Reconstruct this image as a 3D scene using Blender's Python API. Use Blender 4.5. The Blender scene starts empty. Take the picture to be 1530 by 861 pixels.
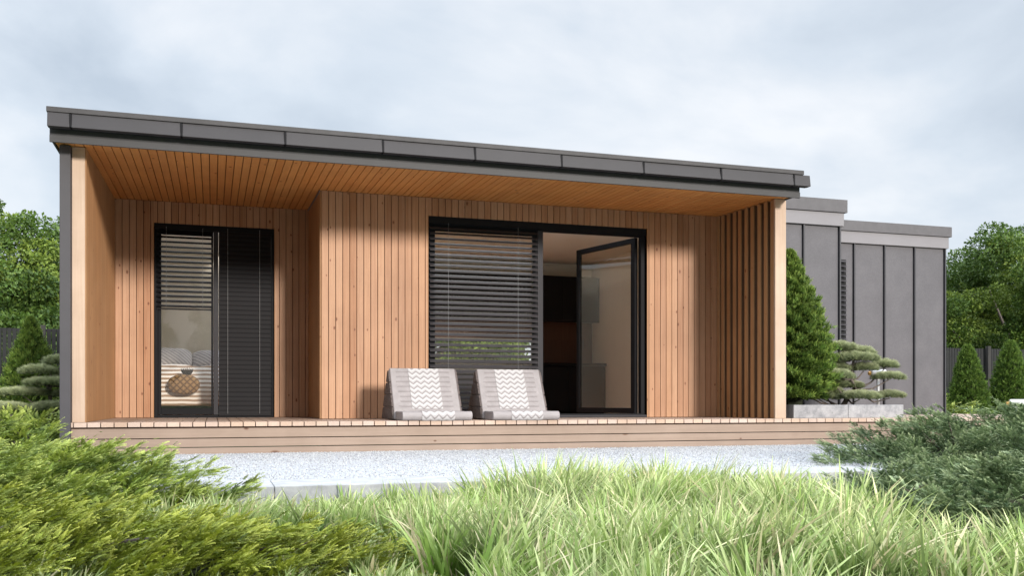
import bpy, math, random
import numpy as np
from mathutils import Vector
R = math.radians
rng = np.random.default_rng(7)
random.seed(7)
scene = bpy.context.scene
C = scene.collection

# ------------------------------------------------------------------ camera
cam_d = bpy.data.cameras.new("camera")
cam = bpy.data.objects.new("camera", cam_d)
C.objects.link(cam)
cam.location = (0, 0, 0.5)
cam.rotation_euler = (R(90), 0, R(-17.52))
cam_d.sensor_width = 36
cam_d.lens = 33.32
cam_d.shift_y = 0.1121
cam_d.clip_start = 0.05
cam_d.clip_end = 3000
scene.camera = cam

# ------------------------------------------------------------------ light
SUN_EL, SUN_AZ = 14.0, 15.0          # azimuth: from straight in front of the facade towards +X
SUN_W, SKY_W, EXPO = 3.3, 0.1, 0.42
scene.view_settings.view_transform = 'Standard'
scene.view_settings.look = 'None'
scene.view_settings.exposure = EXPO
scene.view_settings.gamma = 1
scene.view_settings.use_curve_mapping = False
sd = Vector((math.sin(R(SUN_AZ)) * math.cos(R(SUN_EL)), -math.cos(R(SUN_AZ)) * math.cos(R(SUN_EL)), math.sin(R(SUN_EL))))
sun_l = bpy.data.lights.new("sun", 'SUN')
sun_l.energy = SUN_W
sun_l.angle = R(8)
sun_l.color = (1.0, 0.95, 0.89)
sun = bpy.data.objects.new("sun", sun_l)
sun.rotation_euler = (-sd).to_track_quat('-Z', 'Y').to_euler()
C.objects.link(sun)

world = bpy.data.worlds.new("World")
scene.world = world
world.use_nodes = True
nt = world.node_tree
N = nt.nodes; L = nt.links
bg = N['Background']
bg.inputs[1].default_value = SKY_W
sky = N.new('ShaderNodeTexSky')
sky.sky_type = 'NISHITA'
sky.sun_disc = False
sky.sun_elevation = R(SUN_EL)
sky.sun_rotation = R(180 - SUN_AZ)
tc = N.new('ShaderNodeTexCoord')
sep = N.new('ShaderNodeSeparateXYZ'); L.new(tc.outputs['Generated'], sep.inputs[0])
mp = N.new('ShaderNodeMapping'); mp.inputs['Scale'].default_value = (1.0, 1.0, 2.0); mp.inputs['Location'].default_value = (0.35, 0.1, 0.2)
L.new(tc.outputs['Generated'], mp.inputs[0])
n1 = N.new('ShaderNodeTexNoise'); n1.inputs['Scale'].default_value = 2.5; n1.inputs['Detail'].default_value = 8; n1.inputs['Roughness'].default_value = 0.52
n1.inputs['Distortion'].default_value = 0.3
L.new(mp.outputs[0], n1.inputs['Vector'])
cr = N.new('ShaderNodeValToRGB')
cr.color_ramp.elements[0].position = 0.36; cr.color_ramp.elements[0].color = (0.49, 0.56, 0.65, 1)
cr.color_ramp.elements[1].position = 0.64; cr.color_ramp.elements[1].color = (0.82, 0.845, 0.885, 1)
e = cr.color_ramp.elements.new(0.5); e.color = (0.63, 0.695, 0.775, 1)
L.new(n1.outputs['Fac'], cr.inputs[0])
mr = N.new('ShaderNodeMapRange'); mr.interpolation_type = 'SMOOTHSTEP'
mr.inputs[1].default_value = 0.40; mr.inputs[2].default_value = 0.98; mr.inputs[3].default_value = 9.0; mr.inputs[4].default_value = 50.0
L.new(sep.outputs['Z'], mr.inputs[0])
vm = N.new('ShaderNodeVectorMath'); vm.operation = 'SCALE'
L.new(cr.outputs[0], vm.inputs[0]); L.new(mr.outputs[0], vm.inputs['Scale'])
mx = N.new('ShaderNodeMix'); mx.data_type = 'RGBA'; mx.inputs[0].default_value = 0.9
L.new(sky.outputs[0], mx.inputs[6]); L.new(vm.outputs[0], mx.inputs[7])
L.new(mx.outputs[2], bg.inputs[0])

# ------------------------------------------------------------------ materials
def mat(name):
    m = bpy.data.materials.new(name); m.use_nodes = True
    t = m.node_tree
    return m, t.nodes, t.links, t.nodes['Principled BSDF']

def ramp(N, cols):
    r = N.new('ShaderNodeValToRGB'); el = r.color_ramp.elements
    el[0].position, el[0].color = cols[0][0], (*cols[0][1], 1)
    el[1].position, el[1].color = cols[-1][0], (*cols[-1][1], 1)
    for p, c in cols[1:-1]:
        q = el.new(p); q.color = (*c, 1)
    return r

def plain(name, col, rough=0.5, metal=0.0, var=0.12, scale=6.0, bump=0.0, spec=0.5, bscale=60.0):
    m, N, L, b = mat(name)
    tc = N.new('ShaderNodeTexCoord')
    n = N.new('ShaderNodeTexNoise'); n.inputs['Scale'].default_value = scale; n.inputs['Detail'].default_value = 7; n.inputs['Roughness'].default_value = 0.62
    L.new(tc.outputs['Object'], n.inputs['Vector'])
    r = ramp(N, [(0.3, tuple(c * (1 - var) for c in col)), (0.7, tuple(min(1, c * (1 + var)) for c in col))])
    L.new(n.outputs['Fac'], r.inputs[0]); L.new(r.outputs[0], b.inputs['Base Color'])
    b.inputs['Roughness'].default_value = rough; b.inputs['Metallic'].default_value = metal
    b.inputs['Specular IOR Level'].default_value = spec
    if bump:
        n2 = N.new('ShaderNodeTexNoise'); n2.inputs['Scale'].default_value = bscale; n2.inputs['Detail'].default_value = 5
        L.new(tc.outputs['Object'], n2.inputs['Vector'])
        bp = N.new('ShaderNodeBump'); bp.inputs['Strength'].default_value = bump; bp.inputs['Distance'].default_value = 0.01
        L.new(n2.outputs['Fac'], bp.inputs['Height']); L.new(bp.outputs[0], b.inputs['Normal'])
    return m

def wood(name, c0, c1, axis='Z', plane='XZ', rough=0.55, knots=True, kscale=4.2, spread=0.5):
    """boards: every loose board gets its own tone; grain runs along axis"""
    m, N, L, b = mat(name)
    tc = N.new('ShaderNodeTexCoord'); geo = N.new('ShaderNodeNewGeometry')
    # shift the grain by the board's own random value
    rv = N.new('ShaderNodeVectorMath'); rv.operation = 'SCALE'; rv.inputs[0].default_value = (13, 17, 19)
    L.new(geo.outputs['Random Per Island'], rv.inputs['Scale'])
    ad = N.new('ShaderNodeVectorMath'); ad.operation = 'ADD'
    L.new(tc.outputs['Object'], ad.inputs[0]); L.new(rv.outputs[0], ad.inputs[1])
    mp = N.new('ShaderNodeMapping')
    s = {'X': (1.2, 45, 45), 'Y': (45, 1.2, 45), 'Z': (45, 45, 1.2)}[axis]
    mp.inputs['Scale'].default_value = s
    L.new(ad.outputs[0], mp.inputs[0])
    g = N.new('ShaderNodeTexNoise'); g.inputs['Scale'].default_value = 1.0; g.inputs['Detail'].default_value = 6; g.inputs['Roughness'].default_value = 0.65; g.inputs['Distortion'].default_value = 0.6
    L.new(mp.outputs[0], g.inputs['Vector'])
    mid = tuple((a + c) / 2 for a, c in zip(c0, c1))
    r1 = ramp(N, [(0.0, c0), (0.5, mid), (1.0, c1)])
    # tone = island random * spread + grain
    ma = N.new('ShaderNodeMath'); ma.operation = 'MULTIPLY_ADD'; ma.inputs[1].default_value = spread; 
    L.new(geo.outputs['Random Per Island'], ma.inputs[0])
    mg = N.new('ShaderNodeMapRange'); mg.inputs[1].default_value = 0.25; mg.inputs[2].default_value = 0.75; mg.inputs[3].default_value = 0.0; mg.inputs[4].default_value = 1 - spread
    L.new(g.outputs['Fac'], mg.inputs[0]); L.new(mg.outputs[0], ma.inputs[2])
    L.new(ma.outputs[0], r1.inputs[0])
    col = r1.outputs[0]
    # second island tint (towards red or yellow)
    wn = N.new('ShaderNodeTexWhiteNoise'); wn.noise_dimensions = '1D'
    mw = N.new('ShaderNodeMath'); mw.operation = 'MULTIPLY'; mw.inputs[1].default_value = 91.7
    L.new(geo.outputs['Random Per Island'], mw.inputs[0]); L.new(mw.outputs[0], wn.inputs['W'])
    rt = ramp(N, [(0.0, (1.0, 0.93, 0.86)), (1.0, (1.0, 1.0, 1.04))])
    L.new(wn.outputs['Value'], rt.inputs[0])
    mt = N.new('ShaderNodeMix'); mt.data_type = 'RGBA'; mt.blend_type = 'MULTIPLY'; mt.inputs[0].default_value = 1
    L.new(col, mt.inputs[6]); L.new(rt.outputs[0], mt.inputs[7]); col = mt.outputs[2]
    if knots:
        mk = N.new('ShaderNodeMapping')
        k = {'X': (0.55, 1, 1), 'Y': (1, 0.55, 1), 'Z': (1, 1, 0.55)}[axis]
        mk.inputs['Scale'].default_value = tuple(q * kscale for q in k)
        L.new(ad.outputs[0], mk.inputs[0])
        sp = N.new('ShaderNodeSeparateXYZ'); L.new(mk.outputs[0], sp.inputs[0])
        cb = N.new('ShaderNodeCombineXYZ')
        L.new(sp.outputs[plane[0]], cb.inputs[0]); L.new(sp.outputs[plane[1]], cb.inputs[1])
        v = N.new('ShaderNodeTexVoronoi'); v.voronoi_dimensions = '2D'; v.inputs['Scale'].default_value = 1.0
        L.new(cb.outputs[0], v.inputs['Vector'])
        sc = N.new('ShaderNodeSeparateColor'); L.new(v.outputs['Color'], sc.inputs[0])
        th = N.new('ShaderNodeMath'); th.operation = 'MULTIPLY'; th.inputs[1].default_value = 0.072   # radius per cell
        L.new(sc.outputs[0], th.inputs[0])
        dv = N.new('ShaderNodeMath'); dv.operation = 'DIVIDE'
        L.new(v.outputs['Distance'], dv.inputs[0]); L.new(th.outputs[0], dv.inputs[1])
        rk = ramp(N, [(0.0, (0.30, 0.20, 0.16)), (0.35, (0.40, 0.28, 0.22)), (0.75, (0.75, 0.62, 0.55)), (1.0, (1, 1, 1))])
        L.new(dv.outputs[0], rk.inputs[0])
        m2 = N.new('ShaderNodeMix'); m2.data_type = 'RGBA'; m2.blend_type = 'MULTIPLY'; m2.inputs[0].default_value = 1.0
        L.new(col, m2.inputs[6]); L.new(rk.outputs[0], m2.inputs[7]); col = m2.outputs[2]
    wn2 = N.new('ShaderNodeTexNoise'); wn2.inputs['Scale'].default_value = 1.7; wn2.inputs['Detail'].default_value = 5; wn2.inputs['Roughness'].default_value = 0.6
    L.new(tc.outputs['Object'], wn2.inputs['Vector'])
    rw = ramp(N, [(0.3, (0.86, 0.84, 0.82)), (0.7, (1.06, 1.06, 1.06))]); L.new(wn2.outputs['Fac'], rw.inputs[0])
    m4 = N.new('ShaderNodeMix'); m4.data_type = 'RGBA'; m4.blend_type = 'MULTIPLY'; m4.inputs[0].default_value = 1.0
    L.new(col, m4.inputs[6]); L.new(rw.outputs[0], m4.inputs[7]); col = m4.outputs[2]
    L.new(col, b.inputs['Base Color'])
    b.inputs['Roughness'].default_value = rough
    b.inputs['Specular IOR Level'].default_value = 0.35
    bp = N.new('ShaderNodeBump'); bp.inputs['Strength'].default_value = 0.25; bp.inputs['Distance'].default_value = 0.003
    L.new(g.outputs['Fac'], bp.inputs['Height']); L.new(bp.outputs[0], b.inputs['Normal'])
    return m

def leafmat(name, dark, light, tip=None, trans=0.35, rough=0.6, dry=None, dryshare=0.0):
    """leaves: tone from the per-spray value 'rnd', towards a paler tip by 'tip'"""
    m, N, L, b = mat(name)
    at = N.new('ShaderNodeAttribute'); at.attribute_name = 'rnd'
    r = ramp(N, [(0.0, dark), (1.0, light)])
    L.new(at.outputs['Fac'], r.inputs[0]); col = r.outputs[0]
    if dry:
        wn = N.new('ShaderNodeMath'); wn.operation = 'GREATER_THAN'; wn.inputs[1].default_value = 1 - dryshare
        a3 = N.new('ShaderNodeAttribute'); a3.attribute_name = 'rnd2'
        L.new(a3.outputs['Fac'], wn.inputs[0])
        md = N.new('ShaderNodeMix'); md.data_type = 'RGBA'; md.inputs[7].default_value = (*dry, 1)
        L.new(wn.outputs[0], md.inputs[0]); L.new(col, md.inputs[6]); col = md.outputs[2]
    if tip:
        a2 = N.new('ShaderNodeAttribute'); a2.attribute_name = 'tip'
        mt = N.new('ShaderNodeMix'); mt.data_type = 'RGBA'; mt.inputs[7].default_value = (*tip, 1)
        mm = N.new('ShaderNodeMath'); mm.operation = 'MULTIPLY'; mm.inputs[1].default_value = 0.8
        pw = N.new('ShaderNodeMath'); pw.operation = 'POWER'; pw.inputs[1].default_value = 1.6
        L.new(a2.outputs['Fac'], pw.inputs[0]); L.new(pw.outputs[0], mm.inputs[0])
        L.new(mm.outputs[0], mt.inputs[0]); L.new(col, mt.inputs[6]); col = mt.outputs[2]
    L.new(col, b.inputs['Base Color'])
    b.inputs['Roughness'].default_value = rough
    b.inputs['Specular IOR Level'].default_value = 0.3
    tr = N.new('ShaderNodeBsdfTranslucent'); L.new(col, tr.inputs[0])
    ms = N.new('ShaderNodeMixShader'); ms.inputs[0].default_value = trans
    L.new(b.outputs[0], ms.inputs[1]); L.new(tr.outputs[0], ms.inputs[2])
    L.new(ms.outputs[0], N['Material Output'].inputs[0])
    return m

def glassmat(name, tint=(0.93, 0.93, 0.9), refl=1.5):
    m, N, L, b = mat(name)
    t = N.new('ShaderNodeBsdfTransparent'); t.inputs[0].default_value = (*tint, 1)
    g = N.new('ShaderNodeBsdfGlossy'); g.inputs['Roughness'].default_value = 0.01
    lw = N.new('ShaderNodeLayerWeight'); lw.inputs[0].default_value = 0.5
    p5 = N.new('ShaderNodeMath'); p5.operation = 'POWER'; p5.inputs[1].default_value = 4.0; L.new(lw.outputs['Facing'], p5.inputs[0])
    f = N.new('ShaderNodeMapRange'); f.inputs[3].default_value = 0.045 * refl; f.inputs[4].default_value = 0.9; L.new(p5.outputs[0], f.inputs[0])
    ms = N.new('ShaderNodeMixShader')
    L.new(f.outputs[0], ms.inputs[0]); L.new(t.outputs[0], ms.inputs[1]); L.new(g.outputs[0], ms.inputs[2])
    L.new(ms.outputs[0], N['Material Output'].inputs[0])
    N.remove(b)
    return m

M = {}
M['clad'] = wood('larch_cladding', (0.28, 0.126, 0.056), (0.50, 0.305, 0.185), 'Z', 'XZ', spread=0.45)
M['clad_side'] = wood('larch_side_boards', (0.30, 0.145, 0.062), (0.43, 0.245, 0.115), 'Z', 'YZ', spread=0.4)
M['soffit'] = wood('oiled_larch_soffit', (0.50, 0.20, 0.052), (0.64, 0.30, 0.088), 'Y', 'XY', spread=0.4, kscale=3.6)
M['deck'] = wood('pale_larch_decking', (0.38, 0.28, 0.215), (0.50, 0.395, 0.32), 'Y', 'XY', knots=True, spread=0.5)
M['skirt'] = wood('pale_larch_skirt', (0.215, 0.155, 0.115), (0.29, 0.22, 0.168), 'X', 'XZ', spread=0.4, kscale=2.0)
M['trimwood'] = wood('larch_end_board', (0.42, 0.30, 0.21), (0.52, 0.40, 0.30), 'Z', 'XZ', knots=False, spread=0.3)
M['fin_batten'] = plain('shadow_gap_battens', (0.15, 0.075, 0.035), 0.8)  # dark brown stands in for the shade between the screen slats
M['backing'] = plain('dark_backing_felt', (0.045, 0.022, 0.013), 0.9)
M['fascia'] = plain('dark_grey_sheet_metal', (0.024, 0.021, 0.023), 0.6, 0.05, 0.14, 3.0, 0.10, bscale=8)
M['coping'] = plain('grey_coping_metal', (0.031, 0.028, 0.028), 0.6, 0.1, 0.25, 9.0, 0.1, bscale=14)
M['beam'] = plain('grey_beam_paint', (0.036, 0.034, 0.035), 0.6, 0.05, 0.08)
M['post'] = plain('grey_post_paint', (0.040, 0.036, 0.039), 0.6, 0.0, 0.06)
def zincmat():
    m, N, L, b = mat('grey_standing_seam_metal')
    tc = N.new('ShaderNodeTexCoord')
    n = N.new('ShaderNodeTexNoise'); n.inputs['Scale'].default_value = 2.3; n.inputs['Detail'].default_value = 10; n.inputs['Roughness'].default_value = 0.72
    L.new(tc.outputs['Object'], n.inputs['Vector'])
    n3 = N.new('ShaderNodeTexNoise'); n3.inputs['Scale'].default_value = 55; n3.inputs['Detail'].default_value = 4
    L.new(tc.outputs['Object'], n3.inputs['Vector'])
    md = N.new('ShaderNodeMath'); md.operation = 'MULTIPLY_ADD'; md.inputs[1].default_value = 0.35; L.new(n3.outputs['Fac'], md.inputs[0])
    mm = N.new('ShaderNodeMath'); mm.operation = 'MULTIPLY'; mm.inputs[1].default_value = 0.65; L.new(n.outputs['Fac'], mm.inputs[0]); L.new(mm.outputs[0], md.inputs[2])
    r = ramp(N, [(0.3, (0.062, 0.058, 0.064)), (0.5, (0.082, 0.077, 0.084)), (0.7, (0.106, 0.100, 0.107))])
    L.new(md.outputs[0], r.inputs[0]); L.new(r.outputs[0], b.inputs['Base Color'])
    b.inputs['Roughness'].default_value = 0.6; b.inputs['Metallic'].default_value = 0.1
    bp = N.new('ShaderNodeBump'); bp.inputs['Strength'].default_value = 0.15; bp.inputs['Distance'].default_value = 0.01
    L.new(n.outputs['Fac'], bp.inputs['Height']); L.new(bp.outputs[0], b.inputs['Normal'])
    return m
M['zinc'] = zincmat()
M['zinc_top'] = plain('grey_flashing_metal', (0.078, 0.073, 0.077), 0.6, 0.1, 0.12, 9)
M['pale_metal'] = plain('pale_grey_trim_metal', (0.175, 0.165, 0.173), 0.55, 0.05, 0.05, 2)
M['seam'] = plain('dark_seam_metal', (0.03, 0.03, 0.035), 0.5, 0.2, 0.1)
M['frame'] = plain('black_aluminium', (0.008, 0.0078, 0.009), 0.6, 0.0, 0.1, spec=0.12)
M['mullion'] = plain('charcoal_aluminium', (0.026, 0.024, 0.027), 0.6, 0.0, 0.1, spec=0.25)
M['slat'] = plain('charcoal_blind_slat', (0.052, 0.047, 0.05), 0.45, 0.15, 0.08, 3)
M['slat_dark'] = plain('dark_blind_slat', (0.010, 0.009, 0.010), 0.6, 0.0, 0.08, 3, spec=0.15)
M['cord'] = plain('pale_blind_cord', (0.30, 0.30, 0.30), 0.7)
M['glass'] = glassmat('window_glass', (0.97, 0.96, 0.93), 0.9)
M['glass_leaf'] = glassmat('door_glass', (0.94, 0.91, 0.85), 1.6)
M['plaster'] = plain('warm_plaster', (0.78, 0.71, 0.61), 0.85, 0, 0.03, 2)
M['ceiling'] = plain('white_ceiling', (0.80, 0.77, 0.72), 0.85, 0, 0.02, 2)
M['backsplash'] = wood('dark_walnut_backsplash', (0.06, 0.025, 0.014), (0.13, 0.055, 0.03), 'Z', 'XZ', knots=False)
M['floorwood'] = wood('orange_oak_floor', (0.45, 0.20, 0.08), (0.58, 0.28, 0.12), 'Y', 'XY', knots=False)
M['black'] = plain('black_lacquer', (0.005, 0.005, 0.006), 0.6, 0, 0.1, spec=0.2)
M['concrete'] = None
def concretemat(name, c0, c1, c2, scale=18, sp=0.5):
    m, N, L, b = mat(name)
    tc = N.new('ShaderNodeTexCoord')
    n = N.new('ShaderNodeTexNoise'); n.inputs['Scale'].default_value = scale; n.inputs['Detail'].default_value = 9; n.inputs['Roughness'].default_value = 0.75
    L.new(tc.outputs['Object'], n.inputs['Vector'])
    r = ramp(N, [(0.32, c0), (0.5, c1), (0.68, c2)])
    L.new(n.outputs['Fac'], r.inputs[0])
    v = N.new('ShaderNodeTexVoronoi'); v.inputs['Scale'].default_value = scale * 2.2
    L.new(tc.outputs['Object'], v.inputs['Vector'])
    rv = ramp(N, [(0.0, (0.45, 0.45, 0.45)), (0.13, (0.7, 0.7, 0.7)), (0.2, (1, 1, 1))])
    L.new(v.outputs['Distance'], rv.inputs[0])
    mx = N.new('ShaderNodeMix'); mx.data_type = 'RGBA'; mx.blend_type = 'MULTIPLY'; mx.inputs[0].default_value = sp
    L.new(r.outputs[0], mx.inputs[6]); L.new(rv.outputs[0], mx.inputs[7]); L.new(mx.outputs[2], b.inputs['Base Color'])
    b.inputs['Roughness'].default_value = 0.9
    bp = N.new('ShaderNodeBump'); bp.inputs['Strength'].default_value = 0.4; bp.inputs['Distance'].default_value = 0.006
    L.new(n.outputs['Fac'], bp.inputs['Height']); L.new(bp.outputs[0], b.inputs['Normal'])
    return m
M['concrete'] = concretemat('pitted_concrete', (0.17, 0.17, 0.18), (0.28, 0.275, 0.28), (0.38, 0.37, 0.37), 9)
M['kerb'] = concretemat('pale_kerb_concrete', (0.26, 0.26, 0.27), (0.36, 0.36, 0.37), (0.45, 0.45, 0.45), 7, 0.35)
M['gravel'] = concretemat('pale_gravel', (0.24, 0.25, 0.27), (0.38, 0.39, 0.41), (0.52, 0.53, 0.54), 34, 0.9)
M['soil'] = plain('dark_soil', (0.035, 0.028, 0.018), 0.95, 0, 0.4, 8, 0.6)
M['lawn'] = plain('mown_grass_ground', (0.055, 0.085, 0.022), 0.95, 0, 0.4, 3, 0.6)
M['bark'] = plain('grey_brown_bark', (0.12, 0.095, 0.08), 0.9, 0, 0.35, 14, 0.8)
M['twig'] = plain('dark_twigs', (0.020, 0.024, 0.010), 0.95, 0, 0.4, 20, 0.8)
M['fence'] = plain('weathered_dark_fence', (0.012, 0.012, 0.012), 0.85, 0, 0.2, 6)
M['fence_post'] = plain('weathered_fence_post', (0.03, 0.027, 0.025), 0.85, 0, 0.2, 6)
M['lampmetal'] = plain('pale_grey_lamp_metal', (0.55, 0.54, 0.53), 0.4, 0.2, 0.05)
M['lampglass'] = plain('lamp_lens', (0.12, 0.19, 0.19), 0.1)
M['brass'] = plain('orange_cable_gland', (0.55, 0.28, 0.05), 0.5)
M['leaf_tree'] = leafmat('tree_leaves', (0.016, 0.045, 0.009), (0.10, 0.18, 0.026), tip=(0.40, 0.48, 0.09), trans=0.22)
M['leaf_thuja'] = leafmat('thuja_leaves', (0.022, 0.055, 0.012), (0.11, 0.19, 0.030), tip=(0.26, 0.36, 0.06), trans=0.3)
M['leaf_conifer'] = leafmat('conifer_leaves', (0.010, 0.032, 0.005), (0.085, 0.155, 0.02), tip=(0.42, 0.54, 0.10), trans=0.12)
M['leaf_pine'] = leafmat('pine_needles', (0.07, 0.10, 0.045), (0.34, 0.38, 0.19), tip=(0.92, 0.94, 0.58), trans=0.12)
M['leaf_yellow'] = leafmat('yellow_green_juniper', (0.032, 0.056, 0.006), (0.30, 0.36, 0.028), tip=(0.93, 0.92, 0.20), trans=0.12)
M['leaf_green'] = leafmat('green_juniper', (0.025, 0.058, 0.007), (0.26, 0.35, 0.04), tip=(0.88, 0.92, 0.26), trans=0.12)
M['leaf_blue'] = leafmat('blue_green_juniper', (0.03, 0.065, 0.026), (0.20, 0.28, 0.12), tip=(0.78, 0.86, 0.52), trans=0.15)
M['grass'] = leafmat('long_grass_blades', (0.018, 0.06, 0.006), (0.23, 0.40, 0.05), tip=(0.90, 0.92, 0.50), trans=0.20, dry=(0.56, 0.47, 0.30), dryshare=0.13, rough=0.55)

# ------------------------------------------------------------------ mesh helpers
class MB:
    def __init__(s): s.v = []; s.f = []
    def add(s, vs, fs):
        n = len(s.v); s.v += [tuple(p) for p in vs]; s.f += [tuple(i + n for i in f) for f in fs]; return s
    def box(s, x0, x1, y0, y1, z0, z1):
        return s.add([(x0,y0,z0),(x1,y0,z0),(x1,y1,z0),(x0,y1,z0),(x0,y0,z1),(x1,y0,z1),(x1,y1,z1),(x0,y1,z1)],
                     [(0,3,2,1),(4,5,6,7),(0,1,5,4),(1,2,6,5),(2,3,7,6),(3,0,4,7)])
    def hexa(s, p):          # 8 corner points, same order as box
        return s.add(p, [(0,3,2,1),(4,5,6,7),(0,1,5,4),(1,2,6,5),(2,3,7,6),(3,0,4,7)])
    def tube(s, pts, rad, n=8, cap=True):
        pts = [Vector(p) for p in pts]
        if not isinstance(rad, (list, tuple)): rad = [rad] * len(pts)
        rings = []
        for i, p in enumerate(pts):
            d = (pts[min(i + 1, len(pts) - 1)] - pts[max(i - 1, 0)]).normalized()
            a = Vector((0, 0, 1)) if abs(d.z) < 0.9 else Vector((1, 0, 0))
            u = d.cross(a).normalized(); w = d.cross(u).normalized()
            rings.append([p + (u * math.cos(2*math.pi*k/n) + w * math.sin(2*math.pi*k/n)) * rad[i] for k in range(n)])
        vs = [q for r in rings for q in r]; fs = []
        for i in range(len(pts) - 1):
            for k in range(n):
                fs.append((i*n+k, i*n+(k+1) % n, (i+1)*n+(k+1) % n, (i+1)*n+k))
        if cap:
            fs.append(tuple(range(n))[::-1]); fs.append(tuple((len(pts)-1)*n + k for k in range(n)))
        return s.add(vs, fs)

def wl(o):
    v = Vector((0, 0, 0))
    while o: v += o.location; o = o.parent
    return v

def link(name, me, m, parent, origin):
    o = bpy.data.objects.new(name, me)
    if m: me.materials.append(m)
    C.objects.link(o)
    if parent: o.parent = parent
    else: o.location = origin
    return o

def obj(name, mb, m, parent=None, origin=None, bevel=0.0, smooth=False, seg=2):
    """mb holds world coordinates; the mesh is stored relative to its thing's base"""
    org = wl(parent) if parent else Vector(origin or (0, 0, 0))
    me = bpy.data.meshes.new(name)
    me.from_pydata([tuple(Vector(p) - org) for p in mb.v], [], mb.f)
    me.update()
    if smooth:
        me.polygons.foreach_set('use_smooth', [True] * len(me.polygons))
    o = link(name, me, m, parent, org)
    if bevel:
        bv = o.modifiers.new('bevel', 'BEVEL'); bv.width = bevel; bv.segments = seg; bv.limit_method = 'ANGLE'
    return o

def tag(o, label=None, cat=None, group=None, kind=None):
    if label: o['label'] = label
    if cat: o['category'] = cat
    if group: o['group'] = group
    if kind: o['kind'] = kind
    return o

def thing(name, loc, label, cat, group=None):
    o = bpy.data.objects.new(name, None); o.empty_display_size = 0.2
    C.objects.link(o); o.location = loc
    return tag(o, label, cat, group)

def copy_thing(root, loc, rz=0, scale=1.0, label=None, group=None):
    r = root.copy(); C.objects.link(r); r.location = loc; r.rotation_euler = (0, 0, rz)
    r.scale = (scale,) * 3 if not isinstance(scale, tuple) else scale
    if label: r['label'] = label
    if group: r['group'] = group
    for ch in list(root.children):
        c = ch.copy(); C.objects.link(c); c.parent = r
        for g in list(ch.children):
            d = g.copy(); C.objects.link(d); d.parent = c
    return r

def npmesh(name, V, F, m, parent=None, origin=(0, 0, 0), attrs=None, smooth=False):
    """V (n,3) world coords; F (k,3|4) index array"""
    org = np.array(wl(parent) if parent else origin)
    V = V - org
    me = bpy.data.meshes.new(name)
    me.vertices.add(len(V)); me.vertices.foreach_set('co', V.astype(np.float32).ravel())
    k = F.shape[1]
    me.loops.add(F.size); me.loops.foreach_set('vertex_index', F.astype(np.int32).ravel())
    me.polygons.add(len(F))
    me.polygons.foreach_set('loop_start', np.arange(0, F.size, k, dtype=np.int32))
    me.update(calc_edges=True)
    for n, a in (attrs or {}).items():
        at = me.attributes.new(n, 'FLOAT', 'POINT'); at.data.foreach_set('value', a.astype(np.float32).ravel())
    if smooth: me.polygons.foreach_set('use_smooth', [True] * len(me.polygons))
    return link(name, me, m, parent, Vector(org))

def norm(a): return a / np.maximum(np.linalg.norm(a, axis=-1, keepdims=True), 1e-9)

def scatter(name, tv, tf, ttip, P, D, S, m, parent=None, origin=(0, 0, 0), rnd=None, roll=0.6, tipk=None):
    """copies of a template (x = forward, z = up) at P, pointing along D, size S, all in one mesh"""
    n = len(P); D = norm(D)
    up = np.tile(np.array([0, 0, 1.0]), (n, 1)) + rng.normal(0, roll, (n, 3))
    Yv = norm(np.cross(up, D)); Zv = np.cross(D, Yv)
    B = np.stack([D, Yv, Zv], axis=1)
    V = np.einsum('vk,nkj->nvj', tv, B) * S[:, None, None] + P[:, None, :]
    F = tf[None] + (np.arange(n) * len(tv))[:, None, None]
    if rnd is None: rnd = rng.random(n)
    at = {'rnd': np.repeat(rnd, len(tv)), 'tip': np.tile(ttip, n) if tipk is None else (ttip[None] * tipk[:, None]).ravel()}
    return npmesh(name, V.reshape(-1, 3), F.reshape(-1, tf.shape[1]), m, parent, origin, at)

# templates ---------------------------------------------------------------
def plume(nl=13, w=0.036, l=0.27, curve=0.10, seed=1):
    """feathery juniper spray 1 unit long: side leaflets on both sides, small thin diamonds"""
    r = np.random.default_rng(seed)
    vs, fs, tp = [], [], []
    def dia(p, d, ln, wd, t0, t1):
        d = np.array(d, float); d /= np.linalg.norm(d); p = np.array(p, float)
        s = np.cross(d, [0, 0, 1.0]) + r.normal(0, 0.5, 3); s /= np.linalg.norm(s)
        k = len(vs)
        vs.extend([p, p + d*ln*0.45 + s*wd, p + d*ln, p + d*ln*0.45 - s*wd]); fs.append((k, k+1, k+2, k+3)); tp.extend([t0, (t0+t1)/2, t1, (t0+t1)/2])
    for i in range(nl):
        t = (i + 0.5) / nl
        p = (t, 0, curve * math.sin(t * 2.2) - 0.05*t)
        for sgn in (-1, 1):
            a = R(random.uniform(28, 52)); ln = l * (1.15 - 0.75 * t) * random.uniform(0.7, 1.2)
            dia(p, (math.cos(a), sgn * math.sin(a), random.uniform(-0.12, 0.4)), ln, w * random.uniform(0.8, 1.2), t * 0.5, min(1, t * 0.7 + 0.35))
    dia((0, 0, 0), (1, 0, 0.1), 1.15, 0.03, 0, 0.9)
    return np.array(vs), np.array(fs), np.array(tp)

def tuft(n=9, spread=0.7, w=0.03):
    """needle tuft 1 unit tall pointing along x"""
    vs, fs, tp = [], [], []
    for i in range(n):
        a = 2 * math.pi * i / n + random.uniform(-0.3, 0.3); s = spread * random.uniform(0.2, 1)
        d = np.array([1, s * math.cos(a), s * math.sin(a)]); d /= np.linalg.norm(d)
        q = np.cross(d, [0.3, 0.5, 0.8]); q /= np.linalg.norm(q)
        k = len(vs); vs.extend([-q*w, q*w, d]); fs.append((k, k+1, k+2)); tp.extend([0, 0, 1])
    return np.array(vs), np.array(fs), np.array(tp)

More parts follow.
